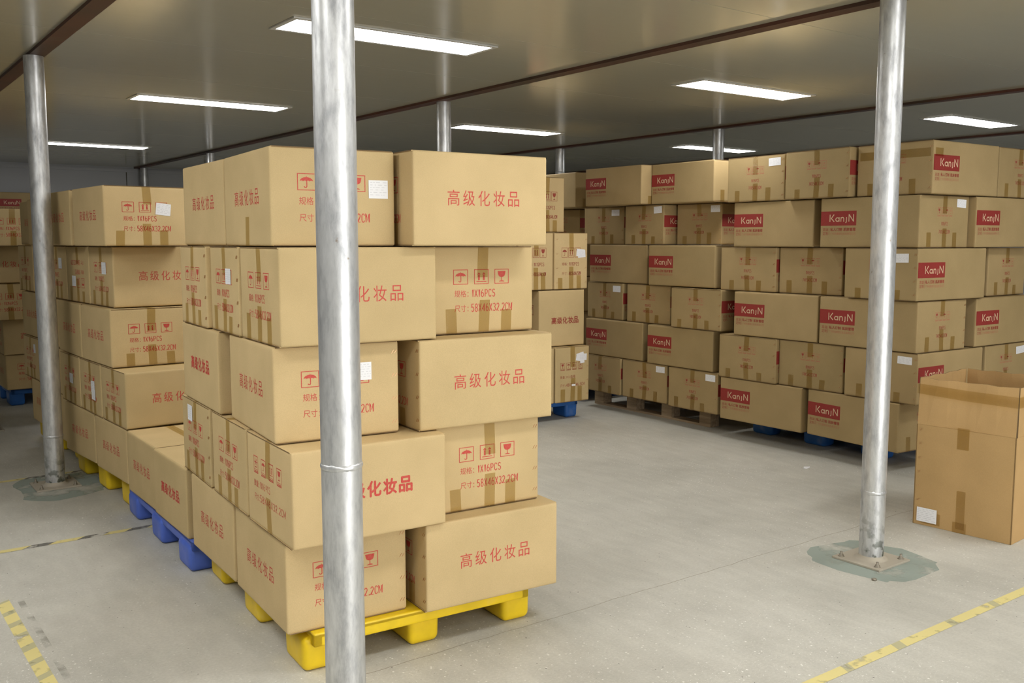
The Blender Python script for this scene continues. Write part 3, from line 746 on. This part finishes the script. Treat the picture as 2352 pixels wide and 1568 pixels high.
STITCH = {'R3a': ['f+'], 'R3c': ['l+'], 'R2d': ['f+'], 'R1a': ['f+'], 'R1c': ['l+'], 'R2c': ['l+'], 'R4b': ['l+'], 'R4c': ['l+'], 'T3': [], 'F5a': ['l+'], 'F5b': ['l+'], 'F5c': ['l+'],
 'F3b': ['l+'], 'F3c': ['l+'], 'F1c': ['l+'], 'N6a': ['l+'], 'N6b': ['l+'], 'N6c': ['l+'], 'N4a': ['l+'], 'N4b': ['l+'], 'N4c': ['l+'], 'N2a': ['l+'], 'N2b': ['l+'], 'N2c': ['l+'], 'N3b': ['f+'], 'C1': ['f+'], 'C3a': ['f+', 'f-']}
# extra wide tape and cuts are left to the random stream of each carton

LABEL = {
 'T1': 'carton with umbrella and glass icons behind the near pole, top row of the near stack',
 'T2': 'rear left carton of the near stack\'s top row, red lettering on its side',
 'T3': 'top right carton of the near stack, five red characters facing front',
 'R4a': 'wide carton behind the near pole, second row down at the near stack\'s left corner',
 'R4b': 'middle of three narrow icon sides, second row down of the near stack, white label',
 'R4c': 'rearmost of three narrow icon sides in the near stack\'s second row down',
 'R4d': 'carton with three red icons above 1X16PCS, second row down at the near stack\'s right',
 'R3a': 'carton with white label half behind the near pole, middle row of the near stack',
 'R3b': 'rear left carton of the near stack\'s middle row, bold red lettering, jutting out',
 'R3c': 'carton with five red characters and stapled left edge, middle row right of near stack',
 'R2a': 'carton with bold thick red characters behind the near pole, second row up',
 'R2b': 'middle of three narrow icon sides in the near stack\'s second row up',
 'R2c': 'rearmost narrow icon side with white label, second row up of the near stack',
 'R2d': 'carton with three red icons, second row up at right of the near stack',
 'R1a': 'bottom left corner carton of the near stack, on the yellow pallet behind the pole',
 'R1b': 'second bottom carton from the near stack\'s corner, overhanging the yellow pallet\'s long side',
 'R1c': 'bottom right carton of the near stack, five red characters, on the yellow pallet',
 'R1d': 'low carton with bold lettering and bare top on the periwinkle blue pallet, nearer one',
 'M1a': 'low carton with thin lettering and bare top on the periwinkle blue pallet, farther one',
 'M1b': 'bottom corner carton of the left stack on the rear yellow pallet',
 'M1c': 'second bottom carton of the left stack, right beside the scuffed pole',
 'M1d': 'bottom carton of the left stack showing left of the scuffed pole',
 'M2a': 'wide carton with bare top strip and red characters, second row up of left stack',
 'M2b': 'carton with two overlapping white labels on its icon side, left stack',
 'M2c': 'icon side with one white label right of the scuffed pole, left stack second row',
 'M2d': 'carton with torn white label just left of the scuffed pole',
 'M3a': 'carton with three red icons facing front, middle row of the left stack',
 'M3b': 'carton behind the middle row icon carton of the left stack, lettering on side',
 'M3c': 'middle row carton of the left stack showing left of the scuffed pole',
 'M4a': 'wide carton with red characters and label on side, second row down of left stack',
 'M4b': 'upside-down carton with inverted icons and white label, second row down of left stack',
 'M4c': 'narrow icon side with white label touching the scuffed pole\'s right edge',
 'M4d': 'second row down carton of the left stack, left of the scuffed pole',
 'M5a': 'top front carton of the left stack, icons and a tilted white label',
 'M5b': 'top row carton between the scuffed pole and the left stack\'s front carton',
 'M5c': 'top row carton of the left stack showing left of the scuffed pole',
 'L5': 'shaded carton with umbrella icon at the left edge, top of the far left stack',
 'L4': 'shaded carton with red characters at the left edge, second from far stack\'s top',
 'L3': 'shaded carton with faint icons at the left edge, middle of the far left stack',
 'L2': 'shaded blank-looking carton at the left edge, second up in the far left stack',
 'L1': 'bottom carton of the far left stack, on the deep blue pallet at frame edge',
 'K6': 'carton with red logo band peeking over the far left stack at the frame edge',
 'C4': 'topmost tall carton behind the near stack\'s right side, red glass icon',
 'C3a': 'tall carton with stacked white labels, right one of the pair behind near stack',
 'C3b': 'tall carton mostly hidden, left one of the pair behind the near stack',
 'C2': 'tall carton with small bold red characters behind the near stack',
 'C1': 'bottom tall carton with torn white labels and four icons, on deep blue pallet',
 'B6': 'pale-sided carton rising behind the tall cartons, left of the logo cartons',
 'B5': 'carton below the pale-sided one, squeezed between tall cartons and logo cartons',
 'F6a': 'logo carton at the top left of the far wall of cartons, top row',
 'F6b': 'second logo carton in the top row of the wooden pallet stack, bright right end',
 'F5a': 'left of three labelled icon cartons, second row down of wooden pallet stack',
 'F5b': 'middle of three labelled icon cartons, second row down of wooden pallet stack',
 'F5c': 'right of three labelled icon cartons, second row down of wooden pallet stack',
 'F4a': 'left logo carton in the third row down of the wooden pallet stack',
 'F4b': 'right logo carton in the third row down of the wooden pallet stack',
 'F3a': 'labelled icon carton, left in the third row up of the wooden pallet stack',
 'F3b': 'middle unlabelled icon carton, third row up of the wooden pallet stack',
 'F3c': 'right unlabelled icon carton, third row up of the wooden pallet stack',
 'F2a': 'left logo carton in the second row up of the wooden pallet stack',
 'F2b': 'right logo carton in the second row up of the wooden pallet stack',
 'F1a': 'bottom left icon carton of the wooden pallet stack, partly hidden by tall cartons',
 'F1b': 'bottom middle icon carton of the wooden pallet stack, white label at corner',
 'F1c': 'bottom right icon carton of the wooden pallet stack, white label at corner',
 'N6a': 'top row icon carton with white label, left end of the right-hand stack',
 'N6b': 'top row icon carton without label, tape wrinkled over its icons, right-hand stack',
 'N6c': 'top corner carton behind the right pole, tape wrapped round its upper part',
 'N6d': 'top row icon carton at the right frame edge',
 'N5a': 'left logo carton in the right-hand stack\'s second row down, creased lower left',
 'N5b': 'corner carton behind the right pole, logo on left face, label on right face',
 'N5c': 'logo carton at the right frame edge, second row down',
 'N4a': 'left icon carton in the third row down of the right-hand stack',
 'N4b': 'second icon carton in the third row down of the right-hand stack',
 'N4c': 'corner carton right of the right pole, label at left, logo at right, third row',
 'N4d': 'faint icon carton at the right frame edge, third row down',
 'N3a': 'logo carton with a small dent, left in the right-hand stack\'s third row up',
 'N3b': 'logo carton running behind the right pole, third row up, icons on right end',
 'N3c': 'logo carton at the right frame edge above the open carton, brown front corner',
 'N2a': 'left icon carton in the second row up of the right-hand stack',
 'N2b': 'second icon carton in the second row up, left of the right pole',
 'N2c': 'carton with label right of the right pole, its logo cut by the open carton',
 'N2d': 'labelled icon carton at the right edge directly above the open carton\'s mouth',
 'N1a': 'bottom left logo carton of the right-hand stack, scuffed lower left corner',
 'N1b': 'bottom logo carton behind the right pole, battered lower right corner',
 'N1c': 'bottom carton of the right-hand stack, out of sight behind the open carton',
}
HID = {'C': 'tall carton out of sight behind the near stack', 'M': 'carton of the left stack out of sight behind the pole or its front cartons', 'R': 'carton of the near stack out of sight behind its front cartons', 'B': 'carton low in the stack out of sight behind the tall cartons', 'K': 'carton low in the stack by the back wall, out of sight behind nearer cartons'}

def carton(code):
    st, x, y, rz, w, d, z0, z1 = BOX[code]
    kind = KIND[st]; rnd = random.Random(sum(ord(ch) * (i + 3) ** 2 for i, ch in enumerate(code)))
    h = z1 - z0; t = .0035; r = .008
    hidden = code not in LABEL
    name = {'cos': 'cosmetics_carton', 'kan': 'logo_carton', 'cd': 'tall_carton'}[kind]
    root = empty(name, (x, y, z0), rz); tag(root, LABEL.get(code) or HID[st], 'cardboard box', GROUP[st])
    longx = w > d
    bl = {(0, 0): rnd.uniform(-.0015, .0024), (0, 1): rnd.uniform(-.002, 0), (1, 0): rnd.uniform(-.0015, .0024), (1, 1): rnd.uniform(-.002, 0)}
    if hidden: bl = {}
    mb = MB(); rounded(mb, 0, 0, .0005, w, d, h - .0005, r, 2, 0, (6, 6, 5), bl)
    FACE = {'f': (w, (1, 0)), 'l': (d, (0, 0)), 'b': (w, (1, 1)), 'r': (d, (0, 1))}
    def at(fc, u, v, e):
        W = FACE[fc][0]; a, b = min(max(u / W, 0), 1), min(max(v / h, 0), 1)
        e += 16 * a * (1 - a) * b * (1 - b) * bl.get(FACE[fc][1], 0)
        return {'f': (u, -e, v), 'l': (-e, d - u, v), 'b': (w - u, d + e, v), 'r': (w + e, u, v)}[fc]
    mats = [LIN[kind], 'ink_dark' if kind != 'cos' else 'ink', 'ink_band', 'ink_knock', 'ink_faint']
    ends = ('l', 'r') if longx else ('f', 'b')
    for fc in ('f', 'l', 'b', 'r'):
        if hidden: break
        W = FACE[fc][0]
        if fc in ends:
            if code in FOUR: pr = print_four(W, h) if kind == 'cos' else print_four(W, h, '48X36X46.5CM', '1X12盒/箱', 'guah', True)
            elif kind == 'cos': pr = print_icons(W, h)
            elif kind == 'kan': pr = print_small(W, h)
            else: pr = print_icons(W, h, '48X36X46.5CM', '1X12PCS', True)
        else:
            pr = print_lettering(W, h, code in BOLD) if kind == 'cos' else print_logo(W, h) if kind == 'kan' else print_bold_small(W, h)
        for (vs, fs), mi in pr:
            if code in FLIP: vs = [(W - p[0], h - p[1]) + tuple(p[2:]) for p in vs]
            mb.add([at(fc, p[0], p[1], (.0007 if mi == 3 else .0004) + (p[2] if len(p) > 2 else 0)) for p in vs], fs, mi)
    mb.build('carton_body', mats, root)
    # closing flaps, hinged on the long sides and meeting over the middle
    for zz in ((h - t, h), (0, t)):
        for s in (0, 1):
            q = MB(); g = .0012; i = r * 1.1; ex = rnd.uniform(-.0018, -.0006)
            if longx: q.box(ex, i if s == 0 else d / 2 + g, zz[0], w - ex, d / 2 - g if s == 0 else d - i, zz[1], 0, {'x0': 1, 'x1': 1})
            else: q.box(i if s == 0 else w / 2 + g, ex, zz[0], w / 2 - g if s == 0 else w - i, d - ex, zz[1], 0, {'y0': 1, 'y1': 1})
            q.build('flap', (LIN[kind], 'edge'), root)
    if hidden: return
    # packing tape: over the seams at top and bottom and short strips across the bottom edge
    def strip(fc, u, wd, va, vb, e=.0011, n=5, skew=0.):
        vs = []; fs = []
        for k in range(n + 1):
            v = va + (vb - va) * k / n; o = skew * (k / n)
            vs += [at(fc, u - wd / 2 + o, v, e), at(fc, u + wd / 2 + o, v, e)]
        for k in range(n): fs.append((2 * k, 2 * k + 1, 2 * k + 3, 2 * k + 2))
        return vs, fs
    tw = .046 if kind != 'kan' else .045
    mid = (d if longx else w) / 2
    for top in (1, 0):
        if code in ('T1', 'R3a', 'R1a') and top == 0: continue
        q = MB(); ln = rnd.uniform(.30, .42) * h if top else rnd.uniform(.36, .44) * h
        for fc in ends: q.add(*strip(fc, mid, tw, h if top else 0., h - ln if top else ln, skew=rnd.uniform(-.008, .008)), 0, True)
        zt = h + .0006 if top else -.0006
        if longx: q.add([(0, mid - tw / 2, zt), (w, mid - tw / 2, zt), (w, mid + tw / 2, zt), (0, mid + tw / 2, zt)], [(0, 1, 2, 3)])
        else: q.add([(mid - tw / 2, 0, zt), (mid - tw / 2, d, zt), (mid + tw / 2, d, zt), (mid + tw / 2, 0, zt)], [(0, 1, 2, 3)])
        q.build('packing_tape', 'tape', root)
    fc = 'l' if longx else 'f'; W = FACE[fc][0]
    if code not in ('R2a', 'T1', 'R3a', 'R1a', 'L1', 'L2'):
        for fr in (.20, .72):
            q = MB(); q.add(*strip(fc, W * (fr + rnd.uniform(-.03, .03)), tw, 0, h * rnd.uniform(.20, .30), .0014, 3, rnd.uniform(-.004, .004)), 0, True)
            q.build('packing_tape', 'tape', root)
    if code == 'T1':
        q = MB(); q.add(*strip('l', .30, .045, 0, h * .31, .0014, 3), 0, True); q.build('packing_tape', 'tape', root)
    if code == 'N6c':
        q = MB()
        for fc2, a, b in (('l', .02, .515), ('f', .018, .10)):
            vs = [at(fc2, a + (b - a) * k / 8, h * v, .0016) for k in range(9) for v in (.70, .86)]
            q.add(vs, [(2 * k, 2 * k + 1, 2 * k + 3, 2 * k + 2) for k in range(8)], 0, True)
        q.build('packing_tape', 'tape', root)
    for k, (fc, u0, u1, v0, v1, tilt) in enumerate(STICK.get(code, [])):
        W = FACE[fc][0]; q = MB(); e = .0018 + .0005 * k
        cx, cy = W * (u0 + u1) / 2, h * (1 - (v0 + v1) / 2); hw, hh = W * (u1 - u0) / 2, h * (v1 - v0) / 2
        ca, sa = cos(radians(tilt)), sin(radians(tilt))
        def P(a, b, ee): return at(fc, cx + a * hw * ca - b * hh * sa, cy + a * hw * sa + b * hh * ca, ee)
        vs, fs = grid(-1, -1, 1, 1, 3, 3); q.add([P(a, b, e) for a, b in vs], fs)
        if code != 'C1' or k in (2,):
            for row in range(6):
                b = .72 - .27 * row; a = -.85
                while a < .8:
                    l = rnd.uniform(.12, .45)
                    q.add([P(a, b, e + .0003), P(min(a + l, .88), b, e + .0003), P(min(a + l, .88), b + .06, e + .0003), P(a, b + .06, e + .0003)], [(0, 1, 2, 3)], 1)
                    a += l + rnd.uniform(.08, .30)
        q.build('shipping_label', ('paper', 'print'), root)
    for s in STITCH.get(code, []):
        fc = s[0]; W = FACE[fc][0]; q = MB()
        for k in range(4):
            v = h * (.12 + .255 * k)
            for j in (0, 1):
                u = (W - .028 if s[1] == '+' else .016) + .011 * j
                a = [(u, v - .006), (u + .002, v - .006), (u + .010, v + .006), (u + .008, v + .006)]
                vs = [at(fc, p[0], p[1], .0004) for p in a] + [at(fc, p[0], p[1], .0018) for p in a]
                q.add(vs, [(4, 5, 6, 7), (0, 1, 5, 4), (1, 2, 6, 5), (2, 3, 7, 6), (3, 0, 4, 7)])
        q.build('staple_row', 'staple', root)
for code in BOX: carton(code)

# ------------------------------------------------------------------ pallets
def plastic_pallet(x, y, rz, mat, label, w=1.0, d=1.2, h=.15, lip=.05, lg=(.13, .20), out=.012, back=.012):
    t = empty('plastic_pallet', (x, y, 0), rz); tag(t, label, 'pallet', 'moulded plastic pallets')
    q = MB(); rounded(q, 0, 0, h - .022, w, d, h, .006, 2)
    for a in ((0, 0, w, .035), (0, d - .035, w, d), (0, 0, .035, d), (w - .035, 0, w, d)): rounded(q, a[0], a[1], h - lip, a[2], a[3], h - .001, .006, 2)
    for k in range(1, 5): q.box(.03, d * k / 5 - .012, h - .045, w - .03, d * k / 5 + .012, h - .02)
    q.build('deck', mat, t)
    for i in range(3):
        for j in range(3):
            lx = -out + (w + 2 * out - lg[0]) * i / 2; ly = back + (d - 2 * back - lg[1]) * j / 2
            q = MB(); rounded(q, lx, ly, .0, lx + lg[0], ly + lg[1], h - .024, .026, 4, 0, (1, 1, 2), None, .04); q.build('leg', mat, t)
plastic_pallet(1.310, 2.935, -.068, 'yellow', 'bright yellow plastic pallet under the near carton stack', w=.885, d=1.26, out=.03, back=.030)
plastic_pallet(1.30, 4.20, -.03, 'blue', 'periwinkle blue plastic pallet under the two low cartons')
plastic_pallet(1.37, 5.44, .03, 'yellow', 'yellow plastic pallet under the left stack, behind the periwinkle blue one', h=.167)
plastic_pallet(1.40, 6.80, .045, 'yellow', 'yellow plastic pallet at the left stack\'s far end, behind the scuffed pole', h=.167)
plastic_pallet(4.19, 6.14, -.02, 'deep_blue', 'deep blue plastic pallet under the tall cartons behind the near stack', h=.158)
plastic_pallet(5.84, 3.62, -.03, 'deep_blue', 'deep blue plastic pallet under the logo cartons behind the right pole', h=.145)
plastic_pallet(1.38, 9.56, .012, 'deep_blue', 'deep blue plastic pallet at the left frame edge, under the far left stack', h=.156)
plastic_pallet(5.72, 6.72, -.01, 'deep_blue', 'deep blue plastic pallet hidden behind the tall cartons')
plastic_pallet(1.90, 13.75, .01, 'deep_blue', 'deep blue plastic pallet by the back wall, hidden behind nearer stacks')
def wooden_pallet(x, y, rz, label, w=1.0, d=1.42, h=.153):
    t = empty('wooden_pallet', (x, y, 0), rz); tag(t, label, 'pallet')
    for i in range(3):
        q = MB(); q.box(i * (w - .1) / 2, 0, 0, i * (w - .1) / 2 + .1, d, .018); q.build('bottom_board', 'wood', t)
        for j in range(4):
            q = MB(); q.box(i * (w - .1) / 2, j * (d - .12) / 3, .018, i * (w - .1) / 2 + .1, j * (d - .12) / 3 + .12, h - .02); q.build('block', 'wood', t)
    for k in range(7):
        q = MB(); q.box(0, k * (d - .11) / 6, h - .02, w, k * (d - .11) / 6 + .11, h); q.build('deck_board', 'wood', t)
wooden_pallet(5.74, 5.12, -.01, 'worn wooden pallet under the middle logo carton stack')

# ------------------------------------------------------------------ open carton at the right
def open_carton():
    x, y, rz, w, d, h, fl = 4.680, 2.213, radians(4.5), .56, .50, .535, .245
    t = empty('open_carton', (x, y, 0), rz)
    tag(t, 'tall open carton with raised taped flaps on the floor at the right edge', 'cardboard box')
    th = .006; rnd = random.Random(8)
    def panel(name, a, b, z0, z1, lean=0., n=(1, 1)):
        # a wall between plan points a and b (outer face to the right of a->b), thickness th inwards, leaning outwards at its top
        q = MB(); L = math.hypot(b[0] - a[0], b[1] - a[1]); ex = ((b[0] - a[0]) / L, (b[1] - a[1]) / L); nx = (ex[1], -ex[0])
        K = 10; vs = []
        for k in range(K + 1):
            for zz, e in ((z0, 0), (z1, lean)):
                wob = .004 * sin(k * 1.3 + L * 9) * (1 if zz == z1 and lean else 0) - .005 * sin(pi * k / K) * (0 if not lean else 1)
                px = a[0] + ex[0] * L * k / K; py = a[1] + ex[1] * L * k / K
                zw = zz + (.003 * sin(k * 2.1) if zz == z1 and lean else 0)
                vs += [(px + nx[0] * (e + wob), py + nx[1] * (e + wob), zw), (px + nx[0] * (e + wob - th), py + nx[1] * (e + wob - th), zw)]
        fs = []
        for k in range(K):
            o = 4 * k; p = o + 4
            fs += [(o, p, p + 2, o + 2), (o + 1, o + 3, p + 3, p + 1), (o, o + 1, p + 1, p)]
        q.add(vs, fs, 0, False)
        q.add(vs, [(4 * k + 2, 4 * k + 6, 4 * k + 7, 4 * k + 3) for k in range(K)], 1 if lean else 0)
        q.add(vs, [(0, 2, 3, 1), (4 * K, 4 * K + 1, 4 * K + 3, 4 * K + 2)], 1 if lean else 0)
        return q.build(name, ('kraft_open', 'edge'), t)
    c = [(0, 0), (w, 0), (w, d), (0, d)]
    for i in range(4): panel('side_panel', c[i], c[(i + 1) % 4], .001, h)
    q = MB(); q.box(th, th, .001, w - th, d - th, .008); q.build('bottom_panel', 'kraft_open', t)
    for i, (le, g) in enumerate(((.004, .012), (-.004, .012), (.004, .012), (-.006, .004))):
        a, b = c[i], c[(i + 1) % 4]; L = math.hypot(b[0] - a[0], b[1] - a[1]); f = g / L
        panel('flap', (a[0] + (b[0] - a[0]) * f, a[1] + (b[1] - a[1]) * f), (b[0] - (b[0] - a[0]) * f, b[1] - (b[1] - a[1]) * f), h + .0004, h + fl, le)
    def sheet(name, mat, pts, mats=None):
        q = MB(); q.add(pts, [(0, 1, 2, 3)]); return q.build(name, mat, t)
    E = .0025
    def L4(y0, y1, z0, z1, e=E): return [(-e, y1, z0), (-e, y0, z0), (-e, y0, z1), (-e, y1, z1)]
    q = MB()
    for p in ((-.009, .0, .695, .745), ):
        q.add([(.004, .5, .70), (.0045, .25, .688), (-.004, -.004, .684), (-.004, -.004, .738), (.0045, .25, .742), (.004, .5, .752)], [(0, 1, 4, 5), (1, 2, 3, 4)])
        q.v = [(a - .014 if a > 0 else a - .009, b, z) for a, b, z in q.v]
        q.add([(-.012, -.008, .684), (.2, -.0095, .684), (.2, -.0095, .738), (-.012, -.008, .738)], [(0, 1, 2, 3)])
    q.build('packing_tape', 'tape', t)
    sheet('packing_tape', 'tape', L4(.225, .285, .435, .545))
    sheet('packing_tape', 'tape', L4(.230, .275, .02, .22))
    sheet('packing_tape', 'tape', L4(.220, .290, .0, .055))
    sheet('packing_tape', 'tape', L4(.355, .455, .012, .075))
    q = MB(); q.add(L4(.372, .478, .020, .095, .0045), [(0, 1, 2, 3)])
    for r_ in range(7):
        a = .474
        while a > .39:
            l = rnd.uniform(.008, .026); z = .088 - .0095 * r_
            q.add(L4(max(a - l, .376), a, z - .0022, z, .005), [(0, 1, 2, 3)], 1); a -= l + rnd.uniform(.004, .014)
    q.build('shipping_label', ('paper', 'print'), t)
    q = MB()
    for k in range(7):
        for j in (0, 1):
            b0 = .484 - .008 * j; z = .06 + .075 * k
            q.add([(-.002, b0, z - .006), (-.002, b0 - .002, z - .006), (-.002, b0 - .008, z + .006), (-.002, b0 - .006, z + .006)], [(0, 1, 2, 3)])
    q.build('staple_row', 'staple', t)
open_carton()

# ------------------------------------------------------------------ floor tape, paint, joints, litter
def floor_line(name, mats, segs, label, cat, z=.0012, kind=None):
    q = MB()
    for pts, mi in segs:
        q.add([(a, b, z) for a, b in pts], [tuple(range(len(pts)))], mi)
    o = q.build(name, mats); return tag(o, label, cat, None, kind)
def hazard(a, b, wd, rnd, yl=.10, dl=.10, sl=.05):
    dx, dy = b[0] - a[0], b[1] - a[1]; L = math.hypot(dx, dy); ex, ey = (dx / L, dy / L), (-dy / L, dx / L)
    out = []; s = 0; k = 0
    while s < L:
        l = min((yl if k % 2 == 0 else dl) * rnd.uniform(.8, 1.2), L - s)
        P = lambda u, v: (a[0] + ex[0] * u + ey[0] * v, a[1] + ex[1] * u + ey[1] * v)
        out.append(([P(s, -wd / 2), P(s + l, -wd / 2), P(s + l + sl, wd / 2), P(s + sl, wd / 2)], k % 2)); s += l; k += 1
    return out
rnd = random.Random(4)
floor_line('floor_tape', ('tape_yellow', 'tape_dark'), hazard((-.4, 5.05), (1.36, 5.06), .045, rnd, .13, .13), 'worn black and yellow hazard tape on the floor leading to the periwinkle blue pallet', 'floor tape')
floor_line('floor_tape', ('tape_yellow', 'tape_dark'), hazard((-.4, 6.53), (1.30, 6.57), .045, rnd, .16, .12), 'worn yellow and grey tape line on the floor passing the scuffed pole\'s foot', 'floor tape')
floor_line('floor_tape', ('tape_yellow', 'tape_olive'), hazard((.575, 1.8), (.55, 4.35), .05, rnd, .10, .045, -.03), 'broken yellow floor tape with dark patches in the bottom left corner', 'floor tape')
floor_line('floor_tape', ('tape_yellow', 'tape_olive'), hazard((2.2, 1.885), (6.5, 1.862), .046, rnd, .30, .05, .02), 'long plain yellow floor tape across the bottom right corner', 'floor tape')
floor_line('floor_tape', ('tape_glue',), [([(.615, 2.0), (.64, 2.0), (.625, 4.3), (.60, 4.3)], 0)], 'grey glue trace beside the broken yellow tape at bottom left', 'floor tape', .0008)
def blob(cx, cy, rx, ry, n=26, seed=1):
    r_ = random.Random(seed); return [(cx + rx * sgnp(cos(2 * pi * i / n)) * r_.uniform(.9, 1.08), cy + ry * sgnp(sin(2 * pi * i / n)) * r_.uniform(.9, 1.08)) for i in range(n)]
def sgnp(v): return math.copysign(abs(v) ** .6, v)
floor_line('paint_patch', ('patch',), [(blob(3.93, 2.50, .25, .26, 26, 2), 0)], 'grey-green paint patch on the floor round the right pole\'s foot', 'paint patch', .0006)
floor_line('paint_patch', ('patch',), [(blob(1.14, 6.24, .24, .33, 26, 5), 0)], 'grey-green paint patch on the floor round the scuffed left pole', 'paint patch', .0006)
q = MB()
for ya, xa, xb in ((2.846, -4.9, 12.9),):
    K = 220; pts = [(xa + (xb - xa) * k / K, ya + random.Random(k).uniform(-.006, .006)) for k in range(K + 1)]
    vs, fs = stroke(pts, .0032); q.add([(a, b, .0004) for a, b in vs], fs)
tag(q.build('trim_8', 'crack'), kind='structure')
q = MB(); q.add([(0, 0, .001), (.05, .01, .002), (.075, .03, .001), (.03, .045, .004), (.01, .03, .001), (-.02, .02, .003)], [(0, 1, 3, 4), (1, 2, 3), (0, 4, 5)])
tag(q.build('paper_scrap', 'paper', None, (5.19, 3.79, .0005)), 'small white paper scrap on the bare floor before the blue pallet', 'paper scrap')
q = MB(); q.lathe([(.0055, 0), (.011, 0), (.011, .009), (.0055, .009), (.0055, 0)], 6)
tag(q.build('hex_nut', 'bolt', None, (3.70, 2.33, 0)), 'loose hex nut on the floor in front of the right pole\'s base plate', 'nut')
